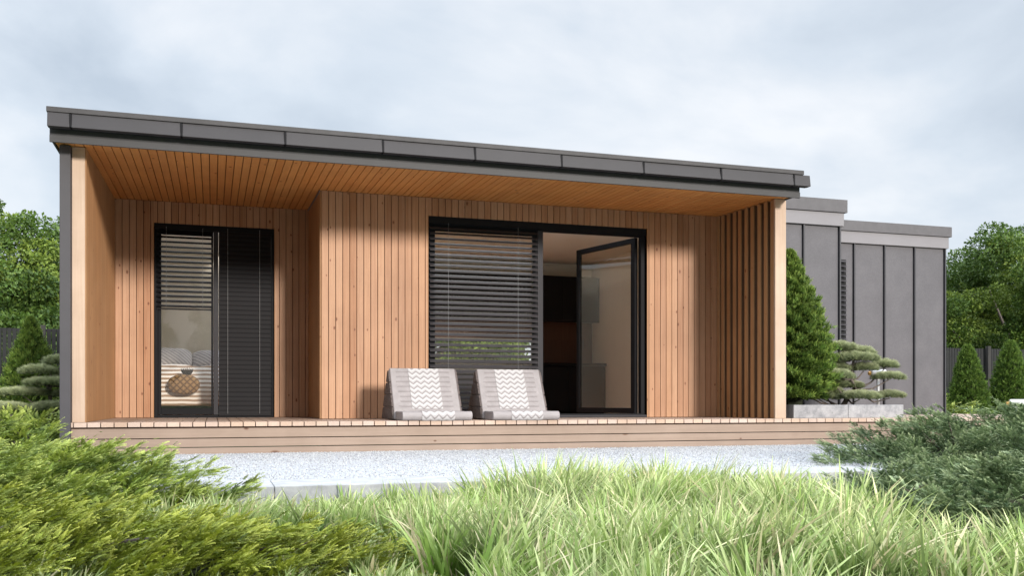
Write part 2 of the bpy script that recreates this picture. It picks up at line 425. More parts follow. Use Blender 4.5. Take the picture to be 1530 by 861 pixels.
def fan(n=6, w=0.09):
    """flat fan of scale-leaf sprays (thuja)"""
    vs, fs, tp = [], [], []
    for i in range(n):
        a = R(-55 + 110 * i / (n - 1)); ln = random.uniform(0.7, 1.1) * (1 - 0.25*abs(i - (n-1)/2)/(n/2))
        d = np.array([math.cos(a), math.sin(a), random.uniform(-0.25, 0.25)])
        s = np.array([-math.sin(a), math.cos(a), 0]) + np.array([0, 0, random.uniform(-0.7, 0.7)]); s /= np.linalg.norm(s)
        k = len(vs); vs.extend([np.zeros(3), d*ln*0.55 + s*w, d*ln, d*ln*0.55 - s*w]); fs.append((k, k+1, k+2, k+3)); tp.extend([0, 0.4, 1, 0.4])
    return np.array(vs), np.array(fs), np.array(tp)

def leafq():
    """a bent leaf pair"""
    vs = np.array([(0,0,0),(0.5,0.28,0.06),(1,0,-0.02),(0.5,-0.28,0.06)], float)
    return vs, np.array([(0,1,2,3)]), np.array([0.3, 0.6, 1.0, 0.6])

# ------------------------------------------------------------------ ground, path
g = MB(); 
def sheet(x0, x1, y0, y1, z): return MB().add([(x0,y0,z),(x1,y0,z),(x1,y1,z),(x0,y1,z)], [(0,1,2,3)])
tag(obj('ground', sheet(-900, 900, -900, 1500, -0.20), M['lawn']), kind='structure')
tag(obj('planting_bed_ground', sheet(-6, 11, -1.0, 5.9, -0.196), M['soil']), kind='structure')
pth = MB().box(-7, 16, 6.26, 9.80, -0.15, -0.002)
tag(obj('path', pth, M['gravel']), kind='structure')
kb = MB()
for i in range(-5, 12):
    kb.box(i * 1.5 + 0.35, i * 1.5 + 1.846, 5.78, 6.255, -0.24, 0.004)
tag(obj('path_kerb', kb, M['kerb'], bevel=0.006), kind='structure')

# loose stones on the gravel path
ns = 52000
px = rng.uniform(-2.5, 8.6, ns); py = 6.28 + (9.7 - 6.28) * rng.random(ns)
octv = np.array([(1,0,0),(0,1,0),(-1,0,0),(0,-1,0),(0,0,.7),(0,0,-.7)], float)
octf = np.array([(0,1,4),(1,2,4),(2,3,4),(3,0,4),(1,0,5),(2,1,5),(3,2,5),(0,3,5)])
def stonemat():
    m, N, L, b = mat('gravel_stones')
    at = N.new('ShaderNodeAttribute'); at.attribute_name = 'rnd'
    r = ramp(N, [(0, (0.22, 0.22, 0.225)), (0.35, (0.41, 0.41, 0.415)), (1, (0.60, 0.60, 0.59))])
    L.new(at.outputs['Fac'], r.inputs[0]); L.new(r.outputs[0], b.inputs['Base Color']); b.inputs['Roughness'].default_value = 0.85
    return m
st = scatter('gravel', octv, octf, np.zeros(6), np.stack([px, py, np.full(ns, 0.001)], 1), rng.normal(0, 1, (ns, 3)), rng.uniform(0.003, 0.0075, ns), stonemat())
tag(st, 'loose pale grey gravel covering the path along the deck', 'gravel', kind='stuff')

# ------------------------------------------------------------------ deck
ZD = 0.31
dk = thing('wooden_deck', (4.0, 9.70, 0), 'long pale wooden deck with exposed board ends and three-board skirt', 'deck')
b = MB(); PX = 0.1178; i = 0; x = -1.364
while x < 11.9:
    yb = 12.60 if x < 1.16 else (11.20 if x < 7.6 else 13.4)
    b.box(x + 0.004, x + PX - 0.004, 9.70, yb, ZD - 0.045, ZD)
    x += PX
obj('deck_boards', b, M['deck'], dk, bevel=0.002, seg=1)
b = MB(); b.box(-1.35, 11.9, 9.735, 13.2, 0.20, ZD - 0.047)
obj('joist_frame', b, M['backing'], dk)
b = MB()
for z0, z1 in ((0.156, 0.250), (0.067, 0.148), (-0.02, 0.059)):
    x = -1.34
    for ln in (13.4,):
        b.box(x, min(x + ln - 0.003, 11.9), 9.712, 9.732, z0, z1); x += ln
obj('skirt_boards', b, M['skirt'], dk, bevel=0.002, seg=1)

# ------------------------------------------------------------------ house
H = thing('timber_house', (2.5, 12.5, 0), 'low timber-clad house with flat grey roof, covered terrace and grey metal wings', 'house')
def ZS(y): return 2.915 + 0.031 * (y - 9.75)        # underside of the terrace soffit

def vboards_x(y, x0, x1, z0, ztop, pitch=0.0815, gap=0.0065, th=0.02, skip=(), off=0.0):
    """vertical boards on a wall facing -Y; skip = (x0,x1,z0,z1) openings"""
    b = MB(); x = x0
    while x < x1 - 0.01:
        a, c = x + gap / 2, min(x + pitch - gap / 2, x1)
        cuts = [(a, c, z0, ztop)]
        for (u0, u1, w0, w1) in skip:
            new = []
            for (p, q, r0, r1) in cuts:
                if q <= u0 or p >= u1: new.append((p, q, r0, r1)); continue
                if p < u0: new.append((p, u0, r0, r1))
                if q > u1: new.append((u1, q, r0, r1))
                pp, qq = max(p, u0), min(q, u1)
                if r0 < w0 - 0.005: new.append((pp, qq, r0, w0))
                if r1 > w1 + 0.005: new.append((pp, qq, w1, r1))
            cuts = new
        for (p, q, r0, r1) in cuts:
            if q - p > 0.004: b.box(p, q, y, y + th, r0, r1)
        x += pitch
    return b

# openings
LW = (-0.694, 0.753, ZD - 0.01, 2.73)        # left patio window in the recess (Y 12.50)
RW = (2.456, 5.325, ZD - 0.01, 2.739)        # wide patio window (Y 11.10)
YB, YF = 12.50, 11.10
obj('recess_cladding', vboards_x(YB, -1.14, 1.18, ZD + 0.004, ZS(YB) - 0.003, skip=[LW]), M['clad'], H, bevel=0.0015, seg=1)
obj('front_cladding', vboards_x(YF, 1.196, 6.345, ZD + 0.004, ZS(YF) - 0.003, skip=[RW]), M['clad'], H, bevel=0.0015, seg=1)
def wallbox(y0, y1, x0, x1, z0, z1, hole):
    b = MB(); a, c, w0, w1 = hole
    b.box(x0, a, y0, y1, z0, z1); b.box(c, x1, y0, y1, z0, z1)
    b.box(a, c, y0, y1, w1, z1); b.box(a, c, y0, y1, z0, w0)
    return b
obj('recess_wall_backing', wallbox(YB + 0.022, YB + 0.10, -1.14, 1.22, 0, 3.035, LW), M['backing'], H)
obj('front_wall_backing', wallbox(YF + 0.022, YF + 0.10, 1.22, 6.36, 0, 2.99, RW), M['backing'], H)
# side of the projecting room, facing -X
b = MB(); y = YF + 0.021
while y < YB - 0.01:
    b.box(1.180, 1.2, y + 0.002, min(y + 0.0815, YB) - 0.002, ZD + 0.004, ZS(y) - 0.003); y += 0.0815
b.box(1.196, 1.2, YF + 0.001, YF + 0.021, ZD + 0.004, ZS(YF) - 0.003)
obj('return_cladding', b, M['clad_side'], H, bevel=0.001, seg=1)
obj('return_wall_backing', MB().box(1.202, 1.218, YF + 0.022, YB + 0.1, 0, 2.95), M['backing'], H)
bs = MB(); bs.hexa([(1.17, YF, ZS(YF)-0.018), (1.179, YF, ZS(YF)-0.018), (1.179, YB-0.03, ZS(YB)-0.018), (1.17, YB-0.03, ZS(YB)-0.018), (1.17, YF, ZS(YF)-0.004), (1.179, YF, ZS(YF)-0.004), (1.179, YB-0.03, ZS(YB)-0.004), (1.17, YB-0.03, ZS(YB)-0.004)])
obj('corner_strip', bs, M['pale_metal'], H)

# left side wall (blade): front end board + fine upright boards on the inner face
b = MB(); b.box(-1.262, -1.150, 9.74, 9.775, ZD + 0.002, ZS(9.74) - 0.005)
obj('end_board', b, M['trimwood'], H, bevel=0.003)
b = MB(); b.box(-1.25, -1.158, 9.776, 12.62, 0.0, ZS(9.8) - 0.004)
obj('side_wall', b, M['backing'], H)
b = MB(); y = 9.745
b.box(-1.148, -1.138, 9.74, 9.79, ZD + 0.002, ZS(9.74) - 0.004)
y = 9.795
while y < YB - 0.02:
    b.box(-1.156, -1.14, y + 0.010, y + 0.054, ZD + 0.002, ZS(y) - 0.004)
    y += 0.062
obj('side_wall_battens', b, M['clad_side'], H, bevel=0.002, seg=1)
b = MB(); b.box(-1.272, -1.2635, 9.75, 12.62, -0.1, ZS(9.8) - 0.01)
obj('outer_side_cladding', b, M['zinc'], H)
# grey steel post in front of the left blade
b = MB(); b.box(-1.358, -1.265, 9.66, 9.75, -0.1, 2.90)
obj('corner_post', b, M['post'], H, bevel=0.004)

# right slatted screen
b = MB()
for yc in (9.771, 9.911, 10.053, 10.209, 10.348, 10.502, 10.627, 10.776, 10.918, 11.03):
    d = 0.074
    b.box(6.335, 6.352, yc + 0.002, yc + d, ZD + 0.002, ZS(yc) - 0.004)
obj('slatted_screen', b, M['clad_side'], H, bevel=0.003)
b = MB()
for yc in (9.771, 9.911, 10.053, 10.209, 10.348, 10.502, 10.627, 10.776, 10.918, 11.03):
    b.box(6.3525, 6.41, yc + 0.012, yc + 0.064, ZD + 0.002, ZS(yc) - 0.006)
b.box(6.412, 6.472, 9.79, 11.18, ZD + 0.002, 2.91)
obj('screen_backing', b, M['fin_batten'], H)
b = MB(); b.box(6.333, 6.480, 9.735, 9.768, ZD + 0.002, ZS(9.74) - 0.004)
obj('end_board', b, M['trimwood'], H, bevel=0.003)
obj('outer_side_cladding', MB().box(6.473, 6.482, 9.775, 15.6, -0.1, 2.93), M['zinc'], H)

# soffit boards (run front to back, rising a little)
b = MB(); x = -1.395; Y0 = 9.462; P = 0.0802
while x < 6.44:
    a, c = x + 0.0035, min(x + P - 0.0035, 6.455)
    t = 0.018
    for (a, c, Y1) in ([(a, c, YB + 0.02)] if c <= 1.18 else [(a, c, YF + 0.02)] if a >= 1.18 else [(a, 1.18, YB + 0.02), (1.1802, c, YF + 0.02)]):
        b.hexa([(a,Y0,ZS(Y0)),(c,Y0,ZS(Y0)),(c,Y1,ZS(Y1)),(a,Y1,ZS(Y1)),(a,Y0,ZS(Y0)+t),(c,Y0,ZS(Y0)+t),(c,Y1,ZS(Y1)+t),(a,Y1,ZS(Y1)+t)])
    x += P
obj('soffit', b, M['soffit'], H, bevel=0.0015, seg=1)

# roof: slab with unseen openings added to daylight the rooms, fascia, coping
rf = MB()
def slab(x0, x1, y0, y1):
    rf.hexa([(x0,y0,ZS(y0)+0.02),(x1,y0,ZS(y0)+0.02),(x1,y1,ZS(y1)+0.02),(x0,y1,ZS(y1)+0.02),(x0,y0,3.10),(x1,y0,3.10),(x1,y1,3.14),(x0,y1,3.14)])
holes = [(-0.9, 0.9, 12.7, 13.7), (1.5, 2.7, 12.4, 14.6)]
slab(-1.40, 6.45, 9.47, 11.30)
slab(-1.40, 1.3, 11.30, 12.65); slab(6.1, 6.45, 11.30, 12.2)
slab(1.3, 6.45, 12.2, 12.65)
slab(-1.40, -1.05, 12.65, 13.8); slab(1.05, 1.3, 12.65, 13.8)
slab(-1.40, 0.15, 13.8, 15.7); slab(0.15, 1.3, 15.4, 15.7); slab(1.1, 1.3, 13.8, 15.4); slab(2.75, 6.45, 12.65, 15.7); slab(1.3, 2.75, 15.0, 15.7)

rfo = obj('roof', rf, M['backing'], H)
obj('sun_blocker', MB().box(1.25, 6.15, 11.24, 11.29, 3.08, 3.42), M['pale_metal'], rfo)  # unseen strip added to keep low sun out of the roof opening
obj('sun_blocker', MB().box(-1.1, 1.1, 12.58, 12.63, 3.08, 3.42), M['pale_metal'], rfo)  # same added sun stop over the bedroom opening
b = MB()
seams = (-1.218, -0.275, 0.666, 1.610, 2.554, 3.495, 4.440, 5.383, 6.318)
xs = [-1.418] + list(seams) + [6.542]
for k in range(len(xs) - 1):
    x0, x1 = xs[k], xs[k+1]
    # each panel slightly bowed and tilted so the joints read as overlaps
    t = 0.004 * ((k * 37) % 5 - 2) / 2
    b.hexa([(x0+0.006, 9.318, 2.978),(x1-0.012, 9.318, 2.978),(x1-0.012, 9.40, 2.978),(x0+0.006, 9.40, 2.978),
            (x0+0.006, 9.335+t, 3.106),(x1-0.012, 9.335+t, 3.106),(x1-0.012, 9.40, 3.106),(x0+0.006, 9.40, 3.106)])
obj('fascia', b, M['fascia'], rfo, bevel=0.003)
b = MB(); b.box(-1.41, 6.535, 9.345, 9.44, 2.985, 3.10)
for s in seams: b.box(s - 0.014, s + 0.006, 9.322, 9.345, 2.982, 3.10)
obj('fascia_backing', b, M['frame'], rfo)
b = MB(); b.box(-1.42, 6.446, 9.325, 9.50, 3.108, 3.156); b.box(-1.42, -1.34, 9.50, 15.75, 3.108, 3.156); b.box(6.37, 6.446, 9.50, 15.75, 3.108, 3.156)
obj('coping', b, M['coping'], rfo, bevel=0.004)
b = MB(); b.box(-1.412, 6.478, 9.448, 9.47, 2.868, 2.934); b.box(-1.412, 6.478, 9.458, 9.47, 2.934, 3.0)
b.box(-1.412, -1.396, 9.47, 12.6, 2.90, 3.0); b.box(6.462, 6.478, 9.47, 12.6, 2.90, 3.0)
obj('eaves_beam', b, M['beam'], rfo, bevel=0.003)

# interior shell
b = MB(); b.box(-1.156, 6.33, 11.5 if False else 12.62, 15.6, 0.22, 0.300); b.box(1.22, 6.33, 11.21, 12.62, 0.22, 0.300)
obj('interior_floor', b, M['floorwood'], H)
b = MB()
b.box(-1.16, -1.13, 12.62, 15.6, 0.3, 3.0)       # bedroom left wall
b.box(1.14, 1.20, 12.62, 15.6, 0.3, 3.0)         # partition
b.box(-1.2, 1.3, 15.6, 15.66, 0.2, 3.1)          # back wall of bedroom
b.box(6.2, 6.33, 11.21, 15.6, 0.3, 3.0)          # living room right wall
# back wall of the living room with a low strip window and a tall unseen opening added for daylight
b.box(3.2, 6.4, 15.1, 15.2, 0.2, 1.17); b.box(3.2, 6.4, 15.1, 15.2, 1.56, 3.1); b.box(1.2, 3.2, 15.1, 15.2, 0.2, 0.5); b.box(1.2, 3.2, 15.1, 15.2, 2.8, 3.1)
b.box(5.3, 6.4, 15.1, 15.2, 1.17, 1.56)
b.box(1.22, 2.45, 11.205, 11.22, 0.3, 2.9); b.box(5.33, 6.2, 11.205, 11.22, 0.3, 2.9)
obj('interior_wall', b, M['plaster'], H)
b = MB()
def cl(x0, x1, y0, y1, z=2.86): b.box(x0, x1, y0, y1, z, z + 0.03)
cl(-1.13, 0.15, 13.8, 15.6)
cl(1.2, 6.2, 12.2, 12.65); cl(2.75, 6.2, 12.65, 15.1)
b.box(1.3, 6.1, 12.2, 12.215, 2.89, 3.0)
obj('interior_ceiling', b, M['ceiling'], H)
obj('outer_back_wall', wallbox(15.67, 15.7, -1.27, 6.48, 0, 3.08, (1.3, 5.3, 0.5, 2.8)), M['zinc'], H)
obj('backsplash', MB().box(1.3, 6.19, 15.06, 15.098, 0.95, 1.15).box(5.3, 6.19, 15.06, 15.098, 1.15, 1.56).box(3.1, 6.19, 15.06, 15.098, 1.56, 1.86), M['backsplash'], H)

# ---- patio windows
def blind(parent, x0, x1, y, ztop, zbot, pitch, width, tilt, m, cords, box=True):
    b = MB(); z = ztop; t = R(tilt); k = 0
    while z > zbot:
        dy, dz = width / 2 * math.cos(t), width / 2 * math.sin(t)
        j = random.uniform(-0.0012, 0.0012)
        n = 3; pts = []
        for q in range(n + 1):
            s = -1 + 2 * q / n; bow = 0.004 * (1 - s * s)
            pts.append((y + s * dy - bow * math.sin(t), z + s * dz + bow * math.cos(t) + j))
        vs = []
        for (yy, zz) in pts: vs += [(x0, yy, zz), (x1, yy, zz)]
        for (yy, zz) in pts: vs += [(x0, yy, zz - 0.0012), (x1, yy, zz - 0.0012)]
        o = 2 * (n + 1); fs = []
        for q in range(n):
            fs.append((2*q, 2*q+1, 2*q+3, 2*q+2)); fs.append((o+2*q, o+2*q+2, o+2*q+3, o+2*q+1))
        fs.append((0, o, o+1, 1)); fs.append((2*n, 2*n+1, o+2*n+1, o+2*n))
        b.add(vs, fs); z -= pitch
    b.box(x0, x1, y - 0.014, y + 0.014, z + pitch - 0.045, z + pitch - 0.03)
    o = obj('venetian_blind', b, m, parent)
    for cx in cords:
        obj('cord', MB().tube([(cx, y - width / 2 - 0.004, ztop + 0.06), (cx, y - width / 2 - 0.004, zbot)], 0.0015, 5), M['cord'], o)
    return o

# left window
W = obj('patio_window', MB().box(-0.694, 0.753, YB + 0.035, YB + 0.10, 2.66, 2.73).box(-0.694, -0.650, YB + 0.035, YB + 0.10, ZD, 2.66)
        .box(0.715, 0.753, YB + 0.035, YB + 0.10, ZD, 2.66).box(-0.65, 0.715, YB + 0.035, YB + 0.10, ZD - 0.005, ZD + 0.035), M['frame'], H, bevel=0.003)
b = MB(); b.box(-0.648, -0.612, YB + 0.05, YB + 0.095, ZD + 0.04, 2.655); b.box(-0.020, 0.005, YB + 0.05, YB + 0.095, ZD + 0.04, 2.655)
b.box(-0.612, -0.020, YB + 0.05, YB + 0.095, ZD + 0.04, ZD + 0.118); b.box(-0.612, -0.020, YB + 0.05, YB + 0.095, 2.60, 2.655)
obj('sash', b, M['frame'], W, bevel=0.003)
obj('mullion', MB().box(-0.018 + 0.026, 0.066, YB + 0.028, YB + 0.10, ZD + 0.036, 2.66), M['mullion'], W, bevel=0.003)
obj('pane', MB().box(-0.611, -0.021, YB + 0.07, YB + 0.076, ZD + 0.119, 2.599), M['glass'], W)
obj('pane', MB().box(0.07, 0.713, YB + 0.07, YB + 0.076, ZD + 0.04, 2.655), M['glass'], W)
obj('blind_headbox', MB().box(-0.69, 0.75, YB + 0.012, YB + 0.034, 2.66, 2.728), M['frame'], W)
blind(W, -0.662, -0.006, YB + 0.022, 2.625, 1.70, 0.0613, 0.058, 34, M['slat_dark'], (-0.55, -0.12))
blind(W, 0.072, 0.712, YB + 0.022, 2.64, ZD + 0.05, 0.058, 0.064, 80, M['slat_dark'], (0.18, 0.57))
for jx in (-0.703, 0.753): obj('outer_jamb', MB().box(jx, jx + 0.009, YB - 0.002, YB + 0.1, ZD + 0.002, 2.735), M['clad_side'], W)

# right wide window
W2 = obj('patio_window', MB().box(2.456, 5.325, YF + 0.05, YF + 0.13, 2.64, 2.739).box(2.456, 2.50, YF + 0.05, YF + 0.13, ZD, 2.64)
        .box(5.262, 5.325, YF + 0.05, YF + 0.13, ZD, 2.64).box(2.50, 5.262, YF + 0.05, YF + 0.13, ZD - 0.005, ZD + 0.05), M['frame'], H, bevel=0.003)
b = MB(); b.box(2.502, 2.552, YF + 0.062, YF + 0.12, ZD + 0.055, 2.635); b.box(3.80, 3.850, YF + 0.062, YF + 0.12, ZD + 0.055, 2.635)
b.box(2.552, 3.80, YF + 0.062, YF + 0.12, ZD + 0.055, ZD + 0.13); b.box(2.552, 3.80, YF + 0.062, YF + 0.12, 2.575, 2.635)
obj('sash', b, M['frame'], W2, bevel=0.003)
obj('mullion', MB().box(3.852, 3.925, YF + 0.045, YF + 0.125, ZD + 0.052, 2.64), M['mullion'], W2, bevel=0.003)
obj('sill', MB().box(2.456, 5.325, YF + 0.005, YF + 0.045, ZD + 0.003, ZD + 0.034), M['mullion'], W2, bevel=0.003)
obj('pane', MB().box(2.553, 3.799, YF + 0.09, YF + 0.096, ZD + 0.131, 2.574), M['glass'], W2)
obj('blind_headbox', MB().box(2.46, 5.32, YF + 0.012, YF + 0.048, 2.655, 2.737), M['frame'], W2)
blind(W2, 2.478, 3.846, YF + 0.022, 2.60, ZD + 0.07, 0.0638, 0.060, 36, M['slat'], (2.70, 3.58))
for jx in (2.445, 5.325): obj('outer_jamb', MB().box(jx, jx + 0.011, YF - 0.002, YF + 0.1, ZD + 0.002, 2.745), M['clad_side'], W2)
# open door leaf, hinged on the right, swung into the room
hx, hy = 5.258, 11.24; ang = R(180 - 74); Lw = 1.24
ux, uy = math.cos(ang), math.sin(ang); nx, ny = -uy, ux
def leafbox(b, s0, s1, t0, t1, z0, z1):
    p = lambda s, t, z: (hx + ux * s + nx * t, hy + uy * s + ny * t, z)
    return b.hexa([p(s0,t0,z0),p(s1,t0,z0),p(s1,t1,z0),p(s0,t1,z0),p(s0,t0,z1),p(s1,t0,z1),p(s1,t1,z1),p(s0,t1,z1)])
b = MB()
leafbox(b, 0, 0.08, 0, 0.05, ZD + 0.05, 2.64); leafbox(b, Lw - 0.06, Lw, 0, 0.05, ZD + 0.05, 2.64)
leafbox(b, 0.08, Lw - 0.06, 0, 0.05, 2.575, 2.64); leafbox(b, 0.08, Lw - 0.06, 0, 0.05, ZD + 0.05, ZD + 0.12)
obj('door_leaf', b, M['frame'], W2, bevel=0.003)
obj('pane', leafbox(MB(), 0.081, Lw - 0.061, 0.022, 0.028, ZD + 0.121, 2.574), M['glass_leaf'], W2)
obj('handle', leafbox(MB(), Lw - 0.055, Lw - 0.03, -0.05, -0.03, 1.25, 1.39), M['mullion'], W2, bevel=0.004)

# ---- grey metal wings
def wing(name, x0, x1, y0, y1, ztop, zp, zt, seams_x):
    w = obj(name, MB().box(x0, x1, y0, y1, -0.1, zp), M['zinc'], H)
    b = MB()
    for s in seams_x: b.box(s - 0.012, s + 0.012, y0 - 0.035, y0 - 0.001, -0.1, zp - 0.004)
    obj('standing_seam', b, M['seam'], w, bevel=0.003)
    obj('trim_band', MB().box(x0 - 0.02, x1 + 0.035, y0 - 0.05, y1 + 0.03, zp, zt), M['pale_metal'], w, bevel=0.004)
    obj('flashing', MB().box(x0 - 0.02, x1 + 0.075, y0 - 0.075, y1 + 0.06, zt + 0.003, ztop), M['zinc_top'], w, bevel=0.005)
    return w
wing('metal_wing', 6.49, 8.353, 11.25, 15.5, 3.325, 2.960, 3.142, (6.60, 7.17, 7.755, 8.340))
w2 = wing('metal_wing', 8.357, 11.235, 12.45, 18.0, 3.320, 2.975, 3.155, (8.92, 9.495, 10.06, 10.63, 11.222))
obj('wing_window', MB().box(8.95, 9.33, 12.41, 12.448, 1.0, 2.71), M['black'], w2)
blind(w2, 8.98, 9.31, 12.375, 2.68, 1.02, 0.075, 0.06, 30, M['slat'], ())

# ------------------------------------------------------------------ furniture inside
bd = thing('bed', (-0.3, 14.2, 0.3), 'bed with rumpled striped linen seen through the narrow window', 'bed')
def clothmat(name, c0, c1, scale, axis='Y', rough=0.9):
    m, N, L, b = mat(name)
    tc = N.new('ShaderNodeTexCoord')
    w = N.new('ShaderNodeTexWave'); w.wave_type = 'BANDS'; w.bands_direction = axis; w.inputs['Scale'].default_value = scale
    w.inputs['Distortion'].default_value = 1.2; w.inputs['Detail'].default_value = 2
    L.new(tc.outputs['Object'], w.inputs['Vector'])
    r = ramp(N, [(0.42, c0), (0.58, c1)])
    L.new(w.outputs['Fac'], r.inputs[0]); L.new(r.outputs[0], b.inputs['Base Color']); b.inputs['Roughness'].default_value = rough
    return m
M['linen'] = clothmat('striped_linen', (0.30, 0.20, 0.14), (0.72, 0.68, 0.66), 5.5, 'Z')
M['linen_grey'] = clothmat('grey_patterned_linen', (0.33, 0.31, 0.33), (0.52, 0.49, 0.49), 9.0, 'DIAGONAL')
obj('bed_base', MB().box(-1.0, 0.7, 13.30, 15.45, 0.34, 0.50), M['black'], bd, bevel=0.02)
def softgrid(x0, x1, y0, y1, z, amp, nx=50, ny=60, seed=3):
    r = np.random.default_rng(seed); ph = r.uniform(0, 6, 6); V = []; F = []
    for j in range(ny + 1):
        for i in range(nx + 1):
            u, v = i / nx, j / ny
            X = x0 + (x1 - x0) * u
            prof = 1 - (1 - min(1, v / 0.45)) ** 2.2
            Y = y0 + (y1 - y0) * v ** 1.6
            zz = 0.46 + (z - 0.46) * prof + amp * (0.3 + prof) * (math.sin(5*X + 9*Y + ph[0]) * 0.5 + math.sin(13*X - 7*Y + ph[1]) * 0.3 + math.sin(21*v + 3*math.sin(5*X) + ph[2]) * 0.35)
            Y += amp * 0.8 * math.sin(17 * v + 4 * X + ph[3])
            V.append((X, Y, zz))
    for j in range(ny):
        for i in range(nx):
            a = j * (nx + 1) + i; F.append((a, a + 1, a + nx + 2, a + nx + 1))
    return MB().add(V, F)
o = obj('blanket', softgrid(-1.03, 0.73, 13.12, 14.9, 1.00, 0.03), M['linen'], bd, smooth=True)
sm = o.modifiers.new('thick', 'SOLIDIFY'); sm.thickness = 0.03
obj('mattress', MB().box(-0.98, 0.68, 13.32, 15.4, 0.505, 0.74), M['linen_grey'], bd, bevel=0.05, seg=4)
def cushion(cx, cy, cz, sx, sy, sz, rx=0.0, n=18, p=0.55):
    V = []; F = []
    for j in range(n + 1):
        for i in range(2 * n):
            a = math.pi * j / n - math.pi / 2; t = math.pi * i / n
            sg = lambda q: math.copysign(abs(q) ** p, q)
            x = sx * sg(math.cos(t)) * abs(math.cos(a)) ** 0.7; z = sz * sg(math.sin(t)) * abs(math.cos(a)) ** 0.7; y = sy * math.sin(a) * (1 - 0.35 * (abs(x / sx) ** 3 + abs(z / sz) ** 3) / 2)
            yy = y * math.cos(rx) - z * math.sin(rx); zz = y * math.sin(rx) + z * math.cos(rx)
            V.append((cx + x, cy + yy, cz + zz))
    for j in range(n):
        for i in range(2 * n):
            F.append((j*2*n+i, j*2*n+(i+1) % (2*n), (j+1)*2*n+(i+1) % (2*n), (j+1)*2*n+i))
    return MB().add(V, F)
for nm, cx, cy, cz, lab in (('pillow', -0.62, 14.8, 1.14, 'grey pillow at the head of the bed on the window side'), ('pillow', 0.02, 14.9, 1.12, 'grey patterned pillow at the bed head behind the pineapple cushion')):
    po = obj(nm, cushion(cx, cy, cz, 0.33, 0.10, 0.18, R(-25)), M['linen_grey'], None, (cx, cy, cz - 0.18), smooth=True)
    tag(po, lab, 'pillow', 'pillows on the bed')
# pineapple-shaped cushion
def pinemat():
    m, N, L, b = mat('golden_diamond_fabric')
    tc = N.new('ShaderNodeTexCoord')
    mp = N.new('ShaderNodeMapping'); mp.inputs['Rotation'].default_value = (0, R(45), 0); mp.inputs['Scale'].default_value = (17, 1, 17)
    L.new(tc.outputs['Object'], mp.inputs[0])
    br = N.new('ShaderNodeTexVoronoi'); br.inputs['Scale'].default_value = 1.0; br.inputs['Randomness'].default_value = 0.05; br.distance = 'CHEBYCHEV'
    br.voronoi_dimensions = '2D'
    sp = N.new('ShaderNodeSeparateXYZ'); cb = N.new('ShaderNodeCombineXYZ'); L.new(mp.outputs[0], sp.inputs[0]); L.new(sp.outputs['X'], cb.inputs[0]); L.new(sp.outputs['Z'], cb.inputs[1])
    L.new(cb.outputs[0], br.inputs['Vector'])
    r = ramp(N, [(0.0, (0.29, 0.18, 0.085)), (0.32, (0.20, 0.11, 0.04)), (0.45, (0.07, 0.035, 0.018))])
    L.new(br.outputs['Distance'], r.inputs[0]); L.new(r.outputs[0], b.inputs['Base Color']); b.inputs['Roughness'].default_value = 0.85
    return m
pc = thing('pineapple_cushion', (-0.36, 13.04, 0.60), 'golden-brown cushion shaped like a pineapple lying on the bed', 'cushion')
obj('cushion_body', cushion(-0.36, 13.04, 0.735, 0.20, 0.09, 0.135, R(-15), p=0.9), pinemat(), pc, smooth=True)
b = MB()
for k in range(9):
    a = R(-60 + 15 * k); ln = 0.13 - 0.008 * abs(k - 4)
    bx, bz = -0.32 + 0.02 * math.sin(a), 0.845
    b.tube([(bx, 13.06, bz), (bx + ln * 0.5 * math.sin(a), 13.07, bz + ln * 0.6), (bx + ln * math.sin(a) * 0.75, 13.09, bz + ln)], [0.014, 0.011, 0.001], 6)
obj('leaf_crown', b, M['black'], pc, smooth=True)

uc = thing('wall_cabinet', (4.9, 14.9, 1.8), 'black wall cabinets hanging over the brown backsplash inside the open door', 'cabinet')
obj('carcass', MB().box(3.0, 6.185, 14.74, 15.055, 1.862, 2.60), M['black'], uc)
bb = MB()
for k in range(5): bb.box(3.003 + k * 0.636, 3.003 + k * 0.636 + 0.632, 14.718, 14.738, 1.84, 2.598)
obj('cabinet_door', bb, M['black'], uc, bevel=0.002)
lc = thing('base_cabinet', (4.9, 14.6, 0.3), 'black base cabinets standing under the brown backsplash inside the open door', 'cabinet')
obj('carcass', MB().box(2.9, 6.185, 14.48, 15.05, 0.36, 1.10), M['black'], lc)
obj('plinth', MB().box(2.9, 6.185, 14.53, 15.0, 0.301, 0.36), M['black'], lc)
obj('worktop', MB().box(2.88, 6.19, 14.42, 15.055, 1.103, 1.145), M['black'], lc, bevel=0.003)
bb = MB()
for k in range(5): bb.box(2.903 + k * 0.656, 2.903 + k * 0.656 + 0.652, 14.458, 14.478, 0.37, 1.08)
obj('cabinet_door', bb, M['black'], lc, bevel=0.002)

